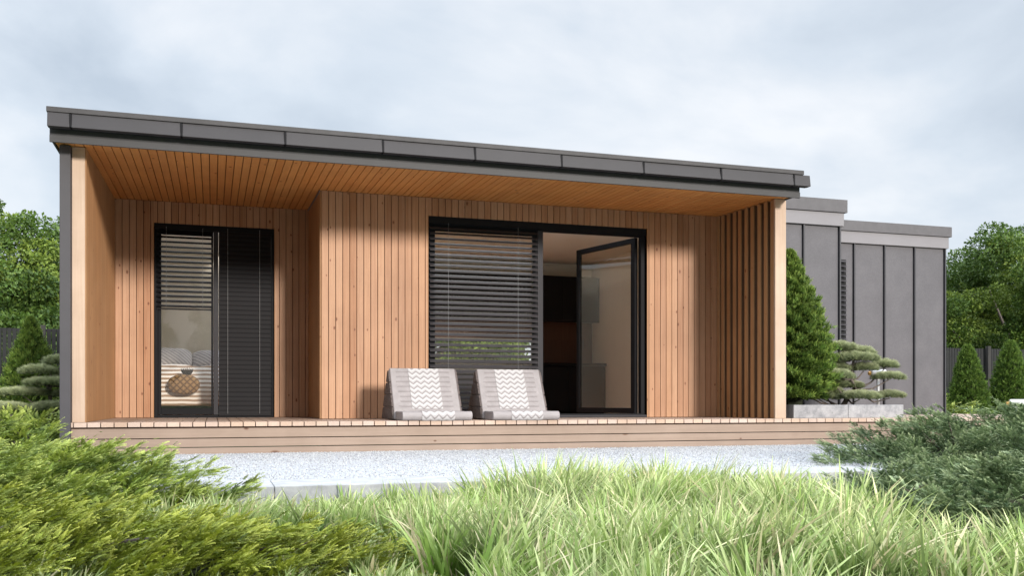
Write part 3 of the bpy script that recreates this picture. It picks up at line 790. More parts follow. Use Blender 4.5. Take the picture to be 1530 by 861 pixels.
# ------------------------------------------------------------------ triangle cushion loungers on the deck
M['canvas'] = plain('taupe_cotton', (0.29, 0.262, 0.255), 0.92, 0, 0.10, 12, 0.6, bscale=22)
M['canvas_dark'] = plain('brown_woven_side', (0.115, 0.090, 0.080), 0.95, 0, 0.6, 55, 0.5, bscale=150)
M['line'] = plain('taupe_embroidery', (0.21, 0.18, 0.175), 0.95)
M['piping'] = plain('brown_piping', (0.15, 0.125, 0.12), 0.9)
def chevmat():
    m, N, L, b = mat('white_zigzag_weave')
    uv = N.new('ShaderNodeUVMap')
    sp = N.new('ShaderNodeSeparateXYZ'); L.new(uv.outputs[0], sp.inputs[0])
    # triangle wave of u, added to v
    a = N.new('ShaderNodeMath'); a.operation = 'PINGPONG'; a.inputs[1].default_value = 0.5
    mu = N.new('ShaderNodeMath'); mu.operation = 'MULTIPLY'; mu.inputs[1].default_value = 4.0; L.new(sp.outputs['X'], mu.inputs[0]); L.new(mu.outputs[0], a.inputs[0])
    mv = N.new('ShaderNodeMath'); mv.operation = 'MULTIPLY_ADD'; mv.inputs[1].default_value = 1.0; L.new(sp.outputs['Y'], mv.inputs[0])
    ka = N.new('ShaderNodeMath'); ka.operation = 'MULTIPLY'; ka.inputs[1].default_value = 1.15; L.new(a.outputs[0], ka.inputs[0]); L.new(ka.outputs[0], mv.inputs[2])
    fr = N.new('ShaderNodeMath'); fr.operation = 'FRACT'; L.new(mv.outputs[0], fr.inputs[0])
    r = ramp(N, [(0.0, (0.47, 0.45, 0.44)), (0.40, (0.46, 0.44, 0.43)), (0.45, (0.24, 0.215, 0.21)), (0.72, (0.25, 0.225, 0.22)), (0.78, (0.46, 0.44, 0.43)), (0.86, (0.46, 0.44, 0.43)), (0.885, (0.26, 0.23, 0.22)), (0.93, (0.26, 0.23, 0.22)), (0.97, (0.47, 0.45, 0.44))])
    L.new(fr.outputs[0], r.inputs[0])
    L.new(r.outputs[0], b.inputs['Base Color']); b.inputs['Roughness'].default_value = 0.95
    return m
M['chevron'] = chevmat()

def make_lounger(x0):
    W_ = 0.745
    t = thing('triangle_cushion_lounger', (x0 + W_ / 2, 10.05, ZD), 'x', 'floor lounger', 'folding triangle cushion loungers on the deck')
    A = (10.06, 0.405); B = (10.34, 0.885); Cc = (10.76, ZD + 0.006); D = (10.05, ZD + 0.006)
    # wedge: rows of stuffed tubes showing on its triangular ends
    b = MB()
    prof = [D, A, B, (B[0] + 0.03, B[1] - 0.012), Cc]
    n = len(prof)
    b.add([(x0, y, z) for y, z in prof] + [(x0 + W_, y, z) for y, z in prof],
          [tuple(range(n)), tuple(range(n, 2*n))[::-1]] + [(i, (i+1) % n + 0, (i+1) % n + n, i + n)[::-1] for i in range(n)])
    wedge = obj('back_wedge', b, M['canvas'], t, bevel=0.02, seg=4)
    # stuffed tube ends
    bl_ = (MB(), MB())
    def inside(y, z):
        f = (z - 0.405) / 0.48
        yl = 10.06 + 0.28 * f if z > 0.405 else 10.055
        yr = 10.76 - (10.76 - 10.37) * (z - 0.316) / (0.873 - 0.316)
        return yl, yr
    for r_ in range(4):
        z0 = ZD + 0.012 + r_ * 0.135; z1 = z0 + 0.127
        yl0, yr0 = inside(0, z0); yl1, yr1 = inside(0, z1)
        nt_ = max(1, int((yr1 - yl1) / 0.075) + (1 if r_ < 3 else 0))
        for k in range(nt_):
            f0, f1 = k / nt_, (k + 1) / nt_
            p = [(yl0 + (yr0-yl0)*f0 + 0.005, z0), (yl0 + (yr0-yl0)*f1 - 0.005, z0), (yl1 + (yr1-yl1)*f1 - 0.005, z1), (yl1 + (yr1-yl1)*f0 + 0.005, z1)]
            for b, xa, xb in ((bl_[0], x0 - 0.016, x0 + 0.006), (bl_[1], x0 + W_ - 0.006, x0 + W_ + 0.016)):
                b.hexa([(xa, p[0][0], p[0][1]), (xb, p[0][0], p[0][1]), (xb, p[1][0], p[1][1]), (xa, p[1][0], p[1][1]),
                        (xa, p[3][0], p[3][1]), (xb, p[3][0], p[3][1]), (xb, p[2][0], p[2][1]), (xa, p[2][0], p[2][1])])
    for b in bl_: obj('side_tubes', b, M['canvas_dark'], wedge, bevel=0.008, seg=3)
    # embroidered ridges on the back face
    dirv = Vector((0, B[0] - A[0], B[1] - A[1])); Ln = dirv.length; dirv.normalize(); nv = Vector((0, -dirv.z, dirv.y))
    def onface(x, s, h): 
        p = Vector((x, A[0], A[1])) + dirv * s + nv * h; return tuple(p)
    for k, (xa, xb) in enumerate(((0.075, 0.202), (0.548, 0.665))):
        b = MB()
        for s in np.linspace(0.055, Ln - 0.06, 8):
            for ds in (0, 0.011):
                b.tube([onface(x0 + xa + random.uniform(-0.015, 0.015), s + ds, 0.001), onface(x0 + xb, s + ds, 0.0005)], 0.0019, 5)
        obj('stitching', b, M['line'], wedge)
    # woven white zigzag stripe on the back and over the seat front
    def stripe(name, quads, par):
        me = bpy.data.meshes.new(name); org = wl(par); V = []; F = []; UV = []
        for q, uvs in quads:
            k = len(V); V += [tuple(Vector(p) - org) for p in q]; F.append((k, k+1, k+2, k+3)); UV += uvs
        me.from_pydata(V, [], F); uvl = me.uv_layers.new(name='UVMap')
        for i, u in enumerate(UV): uvl.data[i].uv = u
        me.update(); o = link(name, me, M['chevron'], par, org)
        sl = o.modifiers.new('t', 'SOLIDIFY'); sl.thickness = 0.003; sl.offset = 0
        return o
    xa, xb = x0 + 0.205, x0 + 0.545
    rows = Ln / 0.068
    stripe('zigzag_stripe', [([onface(xa, 0.03, 0.004), onface(xb, 0.03, 0.004), onface(xb, Ln - 0.012, 0.004), onface(xa, Ln - 0.012, 0.004)], [(0, 0), (1, 0), (1, rows), (0, rows)])], wedge)
    # piping on the wedge edges
    for xx in (x0 + 0.004, x0 + W_ - 0.004):
        b = MB(); b.tube([(xx, A[0] + 0.005, A[1]), (xx, B[0] - 0.005, B[1] - 0.012)], 0.006, 6)
        obj('piping', b, M['piping'], wedge)
    # seat pad: row of stuffed tubes rounded along the front
    b = MB(); y0, y1 = 9.655, 10.05; zt = 0.408; zb = ZD + 0.004
    xo = 0.02
    prof = []
    for k in range(9):
        a = R(-90 + 180 * k / 8); prof.append((y0 + 0.045 - 0.045 * math.cos(a), (zt + zb) / 2 + (zt - zb) / 2 * math.sin(a)))
    prof += [(y0 + 0.20, zt - 0.004), (y1, zt), (y1, zb)]
    n = len(prof); xl = x0 + xo; xr = x0 + W_ + xo
    b.add([(xl, y, z) for y, z in prof] + [(xr, y, z) for y, z in prof], [tuple(range(n)), tuple(range(n, 2*n))[::-1]] + [(i, (i+1) % n, (i+1) % n + n, i + n)[::-1] for i in range(n)])
    seat = obj('seat_pad', b, M['canvas'], t, bevel=0.006, seg=2)
    xa2, xb2 = xa + 0.02, xb + 0.03
    qs = []; acc = 0.35
    for k in range(n - 3):
        (ya, za), (yb_, zb_) = prof[k], prof[k+1]
        ln = math.hypot(yb_ - ya, zb_ - za); v0 = acc; v1 = acc + ln / 0.068; acc = v1
        cy, cz = y0 + 0.045, (zt + zb) / 2
        def out(y, z, q=0.004):
            d = math.hypot(y - cy, z - cz) or 1; return (y + (y - cy) / d * q * (y < cy + 0.001), z + (q if y > cy else (z - cz) / d * q))
        a1, a2 = out(ya, za), out(yb_, zb_)
        qs.append(([(xa2, *a1), (xb2, *a1), (xb2, *a2), (xa2, *a2)], [(0, v0), (1, v0), (1, v1), (0, v1)]))
    stripe('zigzag_stripe', qs, seat)
    return t
l1 = make_lounger(1.848); l1['label'] = 'taupe triangle-cushion lounger nearer the plain plank wall, left of its twin'
l2 = make_lounger(2.836); l2.rotation_euler = (0, 0, R(-1.6)); l2['label'] = 'taupe triangle-cushion lounger nearer the open patio door, right of its twin'

# ------------------------------------------------------------------ planter and its plants
pl = thing('concrete_planter', (7.53, 10.35, ZD), 'low grey pitted concrete planter of two blocks on the deck', 'planter')
b = MB()
for x0, x1 in ((6.73, 7.510), (7.516, 8.34)):
    b.box(x0, x1, 9.95, 10.06, ZD, 0.472)
b.box(6.73, 6.84, 10.062, 10.90, ZD, 0.47); b.box(8.23, 8.34, 10.062, 10.90, ZD, 0.47); b.box(6.842, 8.228, 10.79, 10.90, ZD, 0.47)
obj('planter_wall', b, M['concrete'], pl, bevel=0.005)
obj('soil', MB().box(6.842, 8.228, 10.062, 10.788, ZD, 0.445), M['soil'], pl)

FAN = fan(); PLUME = plume(); TUFT = tuft(); LEAF = leafq()
def conifer(name, loc, h, rb, n, size, m, label, cat='conifer', group=None, xmin=-1e9, power=0.85, z0=0.06, lumps=0.24, trunk=True):
    t = thing(name, loc, label, cat, group)
    x, y, z = loc
    u = rng.random(n) ** 0.75
    th = rng.uniform(0, 2 * np.pi, n)
    ht = 1 - u                                     # more near the bottom
    ht = z0 + (1 - z0) * np.clip(rng.random(n) ** 1.35, 0, 1)
    rad = rb * np.clip((1 - ht), 0, 1) ** power * (0.55 + 0.45 * np.minimum(1, ht / 0.16))
    lump = 1 + lumps * np.sin(th * 5 + ht * 23) * np.sin(ht * 31 + th * 2) + 0.5 * lumps * np.sin(th * 9 - ht * 47) + rng.normal(0, 0.06, n)
    dep = 1 - 0.55 * rng.random(n) ** 2.2
    rr = rad * lump * dep + 0.01
    P = np.stack([x + rr * np.cos(th), y + rr * np.sin(th), z + ht * h], 1)
    P[:, 0] = np.maximum(P[:, 0], xmin + 0.04 * rng.random(n))
    D = np.stack([np.cos(th) * 0.9 * (P[:, 0] > xmin + 0.06), np.sin(th) * 0.9, 0.75 + 0.9 * ht], 1) + rng.normal(0, 0.33, (n, 3))
    S = size * rng.uniform(0.6, 1.25, n) * (1.0 - 0.35 * ht)
    rv = np.clip(rng.random(n) * 0.75 + 0.25 * (lump - 0.85) * 2.5, 0, 1)
    scatter('foliage', FAN[0], FAN[1], FAN[2], P, D, S, m, t, rnd=rv, roll=1.2, tipk=np.clip(rng.random(n) * 1.2, 0.1, 1))
    # twig mass so that nothing shows through the middle
    core = MB(); k = 14; rings = 10
    V = []; F = []
    for i in range(rings + 1):
        f = i / rings; r_ = rb * 0.58 * (1 - f) ** power * (0.55 + 0.45 * min(1, f / 0.16)) + 0.004
        for j in range(k):
            a = 2 * math.pi * j / k; q = r_ * random.uniform(0.8, 1.1); V.append((x + q * math.cos(a), y + q * math.sin(a), z + 0.03 + f * h * 0.93))
    for i in range(rings):
        for j in range(k): F.append((i*k+j, i*k+(j+1) % k, (i+1)*k+(j+1) % k, (i+1)*k+j))
    obj('twigs', core.add(V, F), M['twig'], t)
    return t
conifer('conical_conifer', (7.02, 10.47, 0.44), 1.98, 0.55, 21000, 0.082, M['leaf_conifer'], 'tall dark green cone-shaped conifer in the planter beside the deck pillar', xmin=6.56, lumps=0.34, power=0.68)

def cloud_pine(loc, pads, label, m, trunk_pts, group=None, dens=1700, ts=0.05):
    t = thing('cloud_pruned_pine', loc, label, 'pine', group)
    b = MB(); b.tube(trunk_pts, [0.035 - 0.022 * i / (len(trunk_pts) - 1) for i in range(len(trunk_pts))], 8)
    obj('trunk', b, M['bark'], t, smooth=True)
    b = MB()
    for (cx, cy, cz, rx, ry, rz) in pads:
        tp = min(trunk_pts, key=lambda p: (p[0]-cx)**2 + (p[1]-cy)**2 + 1.5 * (p[2]-(cz-0.12))**2)
        mid = ((tp[0]+cx)/2 + random.uniform(-.03, .03), (tp[1]+cy)/2, min(tp[2], cz - 0.03) * 0.5 + (cz - 0.05) * 0.5 - 0.03)
        b.tube([tp, mid, (cx, cy, cz - rz * 0.3)], [0.014, 0.011, 0.006], 6)
    obj('branches', b, M['bark'], t, smooth=True)
    for (cx, cy, cz, rx, ry, rz) in pads:
        n = int(dens * (rx * ry + rz * rx) / 0.05)
        d = norm(rng.normal(0, 1, (n, 3))); d[:, 2] = np.abs(d[:, 2]) * 1.0 - 0.28 * (rng.random(n) < 0.35)
        bump = 1 + 0.14 * np.sin(d[:, :1] * 9 + cx * 7) * np.sin(d[:, 1:2] * 8 + cz * 11)
        P = np.array([cx, cy, cz]) + d * bump * np.array([rx, ry, rz]) * (1 - 0.35 * rng.random((n, 1)) ** 2)
        D = d * np.array([0.8, 0.8, 0.6]) + np.array([0, 0, 0.75]) + rng.normal(0, 0.25, (n, 3))
        rv = np.clip(rng.random(n), 0, 1)
        scatter('foliage_pad', TUFT[0], TUFT[1], TUFT[2], P, D, ts * rng.uniform(0.7, 1.25, n), m, t, rnd=rv, tipk=np.clip((d[:, 2] + 0.25) * 1.1, 0, 1) * rng.uniform(0.5, 1, n))  # pad tops get paler tips, painting in light from above
        # twiggy underside
    return t
Yp = 10.35
def pad(u_x, z, rx, rz, dy=0.0, ry=None): return (u_x, Yp + dy, z, rx * 1.1, ry or rx * 0.85, rz * 1.12)
pads = [pad(7.75, 1.19, 0.20, 0.070, 0.1), pad(8.02, 1.13, 0.19, 0.07, 0.05), pad(7.90, 1.05, 0.26, 0.07, -0.05), pad(7.52, 1.00, 0.18, 0.07, 0.15),
        pad(7.33, 0.94, 0.19, 0.06, 0.1), pad(7.48, 0.82, 0.25, 0.075, -0.12), pad(8.05, 0.93, 0.16, 0.06, 0.0), pad(8.42, 0.97, 0.16, 0.065, 0.05),
        pad(8.40, 0.815, 0.19, 0.055, -0.05), pad(7.88, 0.56, 0.25, 0.06, -0.14), pad(8.42, 0.575, 0.17, 0.05, -0.05), pad(7.25, 0.66, 0.2, 0.09, 0.2), pad(7.55, 0.62, 0.2, 0.08, 0.12), pad(7.95, 0.70, 0.14, 0.05, 0.1), pad(7.2, 0.80, 0.17, 0.08, 0.2), pad(7.65, 0.93, 0.2, 0.07, 0.1), pad(7.7, 0.72, 0.18, 0.07, 0.15), pad(7.45, 0.56, 0.2, 0.07, 0.1)]
cloud_pine((7.9, Yp, 0.44), pads, 'pale grey-green cloud-pruned pine with flat foliage pads in the concrete planter', M['leaf_pine'],
           [(7.72, Yp, 0.44), (7.80, Yp, 0.55), (7.95, Yp + 0.03, 0.66), (7.86, Yp, 0.80), (7.88, Yp, 0.95), (7.9, Yp, 1.08)])

# ------------------------------------------------------------------ garden spotlights
def spotlight(loc, heading, label, ph=0.45, hl=0.17, hr=0.052, headz=None):
    t = thing('garden_spotlight', loc, label, 'spotlight', 'pale grey garden spotlights')
    x, y, z = loc; dx, dy = math.cos(heading), math.sin(heading); hz = z + ph
    obj('pole', MB().tube([(x, y, z - 0.1), (x, y, hz - hr)], 0.020, 12), M['lampmetal'], t, smooth=True)
    hd = obj('lamp_head', MB().tube([(x - dx*hl*0.5, y - dy*hl*0.5, hz), (x - dx*hl*0.45, y - dy*hl*0.45, hz), (x + dx*hl*0.5, y + dy*hl*0.5, hz)], [hr*0.9, hr, hr], 24), M['lampmetal'], t, bevel=0.003)
    b = MB().tube([(x + dx*(hl*0.5 + 0.001), y + dy*(hl*0.5 + 0.001), hz), (x + dx*(hl*0.5 + 0.004), y + dy*(hl*0.5 + 0.004), hz)], hr*0.82, 24)
    obj('lens', b, M['lampglass'], hd)
    obj('cable_gland', MB().tube([(x - dx*hl*0.5, y - dy*hl*0.5, hz), (x - dx*(hl*0.5+0.03), y - dy*(hl*0.5+0.03), hz - 0.005)], [hr*0.6, hr*0.45], 12), M['brass'], hd)
    return t
spotlight((8.52, 10.66, 0.31), R(-15), 'pale spotlight on a pole behind the pruned pine in the planter', 0.585, 0.20)
spotlight((8.37, 8.2, 0.0), R(-30), 'pale cylindrical spotlight standing behind the blue-green juniper', 0.49, 0.155, 0.046)

# ------------------------------------------------------------------ spreading junipers
def juniper(loc, lobes, n, size, m, label, lean=(0, 0, 0), upk=0.45, core=0.5, seed=0, group=None, zmin=-0.2):
    t = thing('spreading_juniper', loc, label, 'juniper', group)
    r = np.random.default_rng(seed)
    A = np.array([l[3] * l[4] for l in lobes]); A = A / A.sum()
    which = r.choice(len(lobes), n, p=A); Lb = np.array(lobes)[which]
    # boughs: clusters of sprays growing out of the lobe surface so the mass gets tiers and hollows
    nb = n // 62
    wb = r.choice(len(lobes), nb, p=A); Lk = np.array(lobes)[wb]
    db = norm(r.normal(0, 1, (nb, 3))); db[:, 2] = np.abs(db[:, 2]) * 1.1 - 0.18; db = norm(db)
    ph = wb * 2.1
    rad = (1 + 0.17 * np.sin(db[:, 0] * 7 + ph) * np.sin(db[:, 1] * 6 + 1.3 * ph) + 0.08 * np.sin(db[:, 2] * 17 + db[:, 0] * 11 + ph) + r.normal(0, 0.05, nb))[:, None]
    Pb = Lk[:, :3] + db * rad * Lk[:, 3:6]
    out = norm(np.stack([Pb[:, 0] - Lk[:, 0], Pb[:, 1] - Lk[:, 1], np.zeros(nb)], 1) * 0.8 + np.array(lean) + r.normal(0, 0.25, (nb, 3)) * [1, 1, 0.2])
    out[:, 2] = upk * r.uniform(0.2, 1.7, nb)
    out = norm(out)
    k = r.integers(0, nb, n)
    side = norm(np.cross(out[k], [0, 0, 1.0]))
    s = r.uniform(-0.8, 0.6, n); q = r.normal(0, 0.34, n)
    bl = size * 3.1
    P = Pb[k] + out[k] * (s * bl)[:, None] + side * (q * bl * (0.6 - 0.4 * s))[:, None]
    P[:, 2] += np.abs(r.normal(0, 0.010, n)) - 0.035 * bl / 0.2 * r.random(n) ** 3 - 0.10 * bl * (q ** 2) - 0.05 * np.maximum(0, -s) * bl
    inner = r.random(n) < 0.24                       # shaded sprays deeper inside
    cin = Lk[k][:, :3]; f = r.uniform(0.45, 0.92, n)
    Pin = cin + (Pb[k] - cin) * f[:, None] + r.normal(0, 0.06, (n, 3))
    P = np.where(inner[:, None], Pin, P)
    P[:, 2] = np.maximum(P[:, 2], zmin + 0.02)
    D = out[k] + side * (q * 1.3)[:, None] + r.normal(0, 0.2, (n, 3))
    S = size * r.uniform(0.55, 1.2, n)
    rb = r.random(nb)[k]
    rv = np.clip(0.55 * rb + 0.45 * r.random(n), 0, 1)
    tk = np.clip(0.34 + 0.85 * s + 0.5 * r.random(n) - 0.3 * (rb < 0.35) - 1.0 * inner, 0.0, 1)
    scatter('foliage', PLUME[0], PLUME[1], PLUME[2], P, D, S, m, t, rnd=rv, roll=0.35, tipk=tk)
    # woody tangle under the sprays
    V = []; F = []; c = MB()
    for (cx, cy, cz, rx, ry, rz) in lobes:
        V = []; F = []; a_, b_ = 12, 22
        for i in range(a_ + 1):
            for j in range(b_):
                al = math.pi / 2 * i / a_ * 1.25 - R(22); be = 2 * math.pi * j / b_
                w = core * (1 + 0.10 * math.sin(be * 5 + i) + 0.08 * random.uniform(-1, 1))
                V.append((cx + rx * w * math.cos(al) * math.cos(be), cy + ry * w * math.cos(al) * math.sin(be), max(zmin - 0.02, cz + rz * w * math.sin(al))))
        for i in range(a_):
            for j in range(b_): F.append((i*b_+j, i*b_+(j+1) % b_, (i+1)*b_+(j+1) % b_, (i+1)*b_+j))
        c.add(V, F)
    obj('twigs', c, M['twig'], t)
    b = MB()
    for _ in range(16):
        kk = r.integers(0, nb); p = Vector(Pb[kk]); l = Lk[kk]; base = Vector((loc[0], loc[1], zmin))
        mid = base.lerp(p, 0.6) + Vector((0, 0, 0.04))
        e2 = p + Vector(out[kk]) * bl * 0.5
        b.tube([base, mid, p, e2], [0.016, 0.010, 0.006, 0.002], 6)
    obj('stems', b, M['bark'], t, smooth=True)
    return t
# green upper bush at the left, in front of the deck
juniper((-1.6, 6.6, -0.2), [(-0.15, 5.5, -0.2, 0.36, 0.35, 0.24), (-0.6, 6.0, -0.15, 0.6, 0.6, 0.34), (-2.0, 6.9, -0.1, 1.25, 1.2, 0.50), (-1.0, 6.3, -0.15, 0.80, 0.9, 0.34), (-1.9, 5.6, -0.1, 1.0, 0.8, 0.46), (-1.35, 5.2, -0.12, 0.6, 0.5, 0.36), (-0.75, 5.4, -0.16, 0.55, 0.55, 0.26), (-0.35, 5.35, -0.2, 0.38, 0.4, 0.19)],
        66000, 0.060, M['leaf_green'], 'large green spreading juniper covering the left end of the deck step', lean=(0.55, -0.15, 0), seed=11)
# yellow-green bush nearer the camera
juniper((-0.7, 4.2, -0.2), [(-1.15, 4.35, -0.16, 0.75, 0.65, 0.24), (-0.55, 4.2, -0.18, 0.55, 0.55, 0.22), (0.0, 4.0, -0.2, 0.38, 0.42, 0.17), (-0.1, 4.5, -0.2, 0.3, 0.3, 0.17), (0.40, 3.80, -0.22, 0.34, 0.30, 0.19), (0.05, 3.7, -0.2, 0.4, 0.35, 0.22), (-0.75, 3.75, -0.2, 0.5, 0.4, 0.2)],
        48000, 0.050, M['leaf_yellow'], 'low yellow-green spreading juniper nearest the camera among the grass', lean=(0.6, -0.1, 0), upk=0.42, seed=12)
# blue-green bush at the right
juniper((6.4, 6.9, -0.2), [(6.0, 6.7, -0.15, 0.85, 0.85, 0.44), (7.2, 7.1, -0.1, 1.1, 1.1, 0.50), (5.25, 6.45, -0.18, 0.60, 0.6, 0.31), (6.35, 5.9, -0.15, 0.95, 0.7, 0.45), (8.3, 7.2, -0.1, 1.0, 1.0, 0.50), (5.55, 5.6, -0.2, 0.55, 0.4, 0.22), (5.0, 5.75, -0.2, 0.6, 0.4, 0.24), (5.7, 5.95, -0.2, 0.6, 0.45, 0.32), (4.75, 5.3, -0.2, 0.62, 0.4, 0.22), (3.95, 4.75, -0.22, 0.5, 0.35, 0.26), (4.5, 4.4, -0.22, 0.6, 0.4, 0.34), (3.85, 4.15, -0.22, 0.4, 0.3, 0.22), (4.6, 4.85, -0.22, 0.5, 0.35, 0.28), (5.3, 4.9, -0.2, 0.6, 0.45, 0.28), (5.9, 5.2, -0.2, 0.6, 0.5, 0.36)],
        100000, 0.064, M['leaf_blue'], 'blue-green spreading juniper at the right in front of the deck', lean=(-0.55, -0.25, 0), seed=13)

# ------------------------------------------------------------------ long grass
def grass():
    TX = []; 
    nt_ = 1250
    x = rng.uniform(-1.6, 6.6, nt_ * 3); y = rng.uniform(1.45, 5.70, nt_ * 3)
    d = x * 0.301 + y * 0.9536; u = (x * 0.9536 - y * 0.301) / d
    keep = (np.abs(u) < 0.66)
    keep &= ~((x > 3.2) & (y > 5.25)) & ~((u > 0.33) & (d > 4.9 - (u - 0.33) * 9.0 * (u < 0.45) - 1.08 * (u >= 0.45)))
    # thinner close to the camera so the near ground does not turn into a wall
    x, y = x[keep][:nt_], y[keep][:nt_]
    hmap = 0.5 + 0.5 * np.sin(x * 2.1 + 1.3) * np.cos(y * 2.7 + x * 0.8) 
    hmap = 0.45 * hmap + 0.55 * rng.random(len(x))
    H_ = 0.14 + 0.235 * hmap
    H_ *= np.where(y > 4.2, np.where(x > 1.7, 0.95, 0.84), 1.0)
    H_ *= 1 + 0.22 * np.exp(-((x - 2.7) ** 2 / 1.6 + (y - 5.0) ** 2 / 0.4))
    H_ *= np.where((x < 1.5) & (y > 4.6), 0.78, 1.0)
    H_ = np.where((x < 0.75) & (y < 4.5), H_ * 0.45, H_)
    nb = 42
    n = len(x) * nb
    bx = np.repeat(x, nb) + rng.normal(0, 0.024, n); by = np.repeat(y, nb) + rng.normal(0, 0.028, n)
    hh = np.repeat(H_, nb) * rng.uniform(0.55, 1.15, n) * 1.12
    ta = np.repeat(rng.uniform(0, 2 * np.pi, len(x)), nb)
    a = rng.uniform(0, 2 * np.pi, n)
    # common lean to the right with the tuft splaying out
    lx = np.cos(a) * rng.uniform(0.02, 0.38, n) + 0.05 + 0.30 * np.cos(ta); ly = np.sin(a) * rng.uniform(0.02, 0.42, n) - 0.03 + 0.30 * np.sin(ta)
    curl = rng.uniform(0.1, 1.1, n)
    w = rng.uniform(0.0030, 0.0105, n)
    seg = 5
    t = np.linspace(0, 1, seg + 1)
    V = np.zeros((n, 2 * seg + 1, 3)); tip = np.zeros((n, 2 * seg + 1))
    ang = a + rng.normal(0, 0.8, n) + np.pi / 2
    sx, sy = np.cos(ang), np.sin(ang)
    for i in range(seg + 1):
        f = t[i]; off = hh * (lx * (f + curl * f * f * 0.9)), hh * (ly * (f + curl * f * f * 0.9))
        z = -0.20 + hh * (f - 0.22 * curl * f ** 2.6)
        ww = w * (1 - 0.15 * f) if i < seg else 0
        ww = w * (0.7 + 0.9 * f - 1.5 * f * f)
        px, py = bx + off[0], by + off[1]
        if i < seg:
            V[:, 2*i] = np.stack([px - sx * ww, py - sy * ww, z], 1); V[:, 2*i+1] = np.stack([px + sx * ww, py + sy * ww, z], 1)
            tip[:, 2*i] = tip[:, 2*i+1] = f
        else:
            V[:, 2*i] = np.stack([px, py, z], 1); tip[:, 2*i] = 1
    F4 = [(2*i, 2*i+1, 2*i+3, 2*i+2) for i in range(seg - 1)]
    base = (np.arange(n) * (2 * seg + 1))
    # triangles only
    T = []
    for (p, q, r_, s) in F4: T += [(p, q, r_), (p, r_, s)]
    T.append((2*seg-2, 2*seg-1, 2*seg))
    T = np.array(T)
    F = (T[None] + base[:, None, None]).reshape(-1, 3)
    k = 2 * seg + 1
    rv = np.clip(0.62 * np.repeat(rng.random(len(x)), nb) + 0.38 * rng.random(n), 0, 1)
    o = npmesh('grass', V.reshape(-1, 3), F, M['grass'], None, (0, 0, 0), {'rnd': np.repeat(rv, k), 'rnd2': np.repeat(rng.random(n), k), 'tip': tip.ravel() * np.repeat(rng.uniform(0.35, 1.0, n), k)}, smooth=True)
    tag(o, 'long pale green grass growing in front of the path', 'grass', kind='stuff')
grass()

# ------------------------------------------------------------------ background plants, fence, trees
fn = thing('garden_fence', (8.0, 20.0, -0.2), 'dark see-through garden fence running behind the house', 'fence')
b = MB()
x = -14.0
while x < 34:
    if x < 0 or x > 12: b.box(x, x + 0.07, 20.02, 20.035, -0.15, 1.92)
    x += 0.085
for z in (0.1, 0.95, 1.86): b.box(-14, 34, 20.036, 20.06, z, z + 0.05)
obj('slat_panel', b, M['fence'], fn)
for x in (-13.1, -10.6, -8.1, -5.6, -3.1, -0.6, 14.4, 16.9, 19.4, 21.9, 24.4, 26.9, 29.4):
    obj('fence_post', MB().box(x - 0.05, x + 0.05, 19.90, 20.0, -0.2, 1.98), M['fence_post'], fn, bevel=0.005)

def make_tree(loc, hgt, rad, zc, n, label, seed, flat=0.72, leaf=0.085, group=None, clumps=170, cr=0.62):
    t = thing('broadleaf_tree', loc, label, 'tree', group)
    r = np.random.default_rng(seed); random.seed(seed)
    x, y, z = loc
    # clump centres on an uneven crown
    d = norm(r.normal(0, 1, (clumps, 3))); d[:, 2] = d[:, 2] * 0.9 + 0.15
    rr = rad * (0.55 + 0.45 * r.random(clumps) ** 0.5)
    lob = 1 + 0.18 * np.sin(3 * np.arctan2(d[:, 1], d[:, 0]) + seed) + 0.12 * np.sin(5 * d[:, 2] + seed)
    cc = np.array([x, y, z + zc]) + d * (rr * lob)[:, None] * np.array([1, 1, flat])
    k = r.integers(0, clumps, n)
    cs = cr * r.uniform(0.55, 1.2, clumps)
    dl = norm(r.normal(0, 1, (n, 3)))
    P = cc[k] + dl * (cs[k] * (0.35 + 0.65 * r.random(n) ** 0.45))[:, None] * np.array([1.1, 1.1, 0.72])
    D = dl * 0.7 + r.normal(0, 0.6, (n, 3)); D[:, 2] -= 0.15
    rc = r.random(clumps)[k]
    rv = np.clip(0.5 * rc + 0.5 * r.random(n), 0, 1)
    tk = np.clip((rc > 0.72) * 0.6 + 0.5 * r.random(n), 0, 1)
    scatter('crown', LEAF[0], LEAF[1], LEAF[2], P, D, leaf * r.uniform(0.7, 1.4, n), M['leaf_tree'], t, rnd=rv, roll=0.9, tipk=tk)
    b = MB(); top = Vector((x, y, z + zc * 0.45))
    b.tube([(x, y, z - 0.1), (x + 0.05, y, z + zc * 0.25), top], [0.26, 0.20, 0.17], 12)
    tr = obj('trunk', b, M['bark'], t, smooth=True)
    b = MB()
    for i in range(18):
        q = Vector(cc[int(r.integers(0, clumps))]); m_ = top.lerp(q, 0.5) + Vector((0, 0, -0.12 * rad * random.random())) 
        b.tube([top - Vector((0, 0, 0.15)), top.lerp(m_, 0.5) + Vector((0, 0, 0.05)), m_, top.lerp(q, 0.92)], [0.10, 0.075, 0.05, 0.015], 7)
    obj('limbs', b, M['bark'], tr, smooth=True)
    return t
T1 = make_tree((26.6, 25.5, -0.2), 8, 4.3, 3.75, 120000, 'broad green tree with spreading limbs behind the fence at the right', 5, flat=0.62, leaf=0.10)
T2 = make_tree((-6.4, 24.5, -0.2), 6, 3.2, 2.45, 120000, 'dense round green tree behind the fence at the left', 9, flat=0.78, leaf=0.09)
GT = 'garden trees behind the fence'
copy_thing(T2, (-2.4, 26.5, -0.2), 1.9, 0.98, 'green tree behind the fence closest to the grey corner post', GT)
copy_thing(T2, (-11.5, 27.0, -0.2), 0.7, 1.0, 'green tree behind the fence at the far left edge', GT)
copy_thing(T2, (22.3, 28.5, -0.2), 2.7, 0.98, 'lower green tree between the grey wing and the spreading tree', GT)
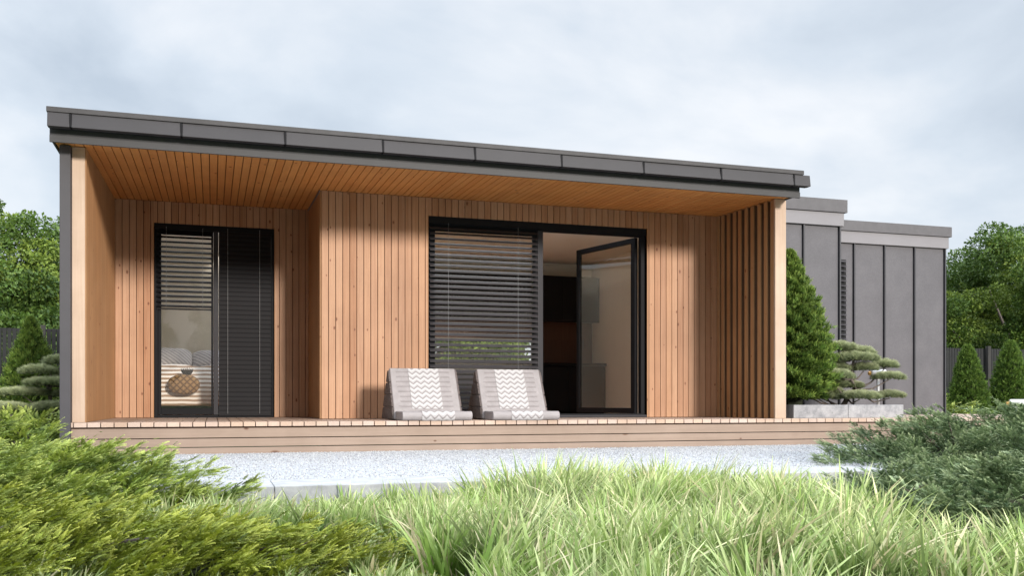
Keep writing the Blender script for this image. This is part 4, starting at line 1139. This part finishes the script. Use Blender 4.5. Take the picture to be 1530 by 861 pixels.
copy_thing(T2, (27.5, 31.0, -0.2), 4.1, 1.15, 'dark green tree filling in behind the spreading tree', GT)
copy_thing(T2, (32.0, 29.5, -0.2), 5.1, 1.15, 'green tree behind the fence at the far right edge', GT)
copy_thing(T2, (5.6, 26.0, -0.2), 3.0, 0.95, 'green tree seen through the blind and the strip window behind the kitchen', GT)
copy_thing(T2, (-5.0, -13.5, -0.2), 3.3, 1.1, 'tree mirrored in the glass of the patio doors', GT)
copy_thing(T1, (3.5, -19.0, -0.2), 0.4, 1.0, 'spreading tree mirrored in the patio doors', GT)

G2 = 'row of clipped thujas along the fence'
th0 = conifer('thuja', (16.35, 17.4, -0.2), 1.98, 0.50, 6000, 0.10, M['leaf_thuja'], 'clipped green thuja second from the grey wing', 'thuja', G2, power=0.55, lumps=0.10)
for (x, s, lab) in ((17.55, 1.06, 'clipped green thuja below the spreading tree, tallest of the row'), (15.35, 0.80, 'clipped green thuja directly beside the grey wing'),
                    (18.75, 0.93, 'clipped green thuja behind the spotlight at the picture edge'), (16.95, 0.70, 'small clipped thuja between two taller ones'), (18.15, 0.72, 'small clipped thuja just behind the spotlight')):
    copy_thing(th0, (x, 17.4 + (0.5 if s < 0.75 else 0), -0.2), x * 2.3, s, lab, G2)

conifer('small_conifer', (-2.32, 14.0, -0.2), 1.82, 0.50, 8000, 0.085, M['leaf_conifer'], 'small bushy green conifer in front of the left fence', 'conifer', power=0.75)
def pads_at(cx, cy, spec): return [(cx + a, cy + bq, z, rx, rx * 0.8, rz) for a, bq, z, rx, rz in spec]
cloud_pine((-1.95, 12.6, -0.2), pads_at(-1.95, 12.6, [(-0.05, 0, 0.86, 0.20, 0.07), (0.2, 0.1, 0.98, 0.2, 0.08), (0.1, -0.1, 0.72, 0.28, 0.06), (-0.22, 0, 0.60, 0.28, 0.06), (0.28, 0.05, 0.58, 0.2, 0.06), (-0.38, -0.2, 0.42, 0.26, 0.06), (-0.5, 0, 0.28, 0.25, 0.06), (0.15, -0.2, 0.42, 0.25, 0.07), (0.3, 0.2, 0.8, 0.2, 0.1)]),
           'grey-green cloud-pruned pine beside the grey corner post', M['leaf_pine'], [(-1.9, 12.6, -0.2), (-1.95, 12.6, 0.1), (-1.85, 12.62, 0.4), (-1.9, 12.6, 0.7), (-1.85, 12.6, 0.9)])
juniper((-1.8, 11.2, -0.2), [(-1.75, 11.0, -0.1, 0.55, 0.5, 0.50), (-2.3, 11.3, -0.1, 0.5, 0.5, 0.40)], 5000, 0.085, M['leaf_green'], 'low rounded green juniper below the pruned pine at the left', seed=21, upk=0.7)
juniper((12.6, 14.5, -0.2), [(12.7, 14.5, -0.1, 0.9, 0.7, 0.58), (14.0, 14.9, -0.1, 0.9, 0.7, 0.50)], 6000, 0.11, M['leaf_green'], 'low green juniper at the foot of the grey wing', seed=22, upk=0.4)
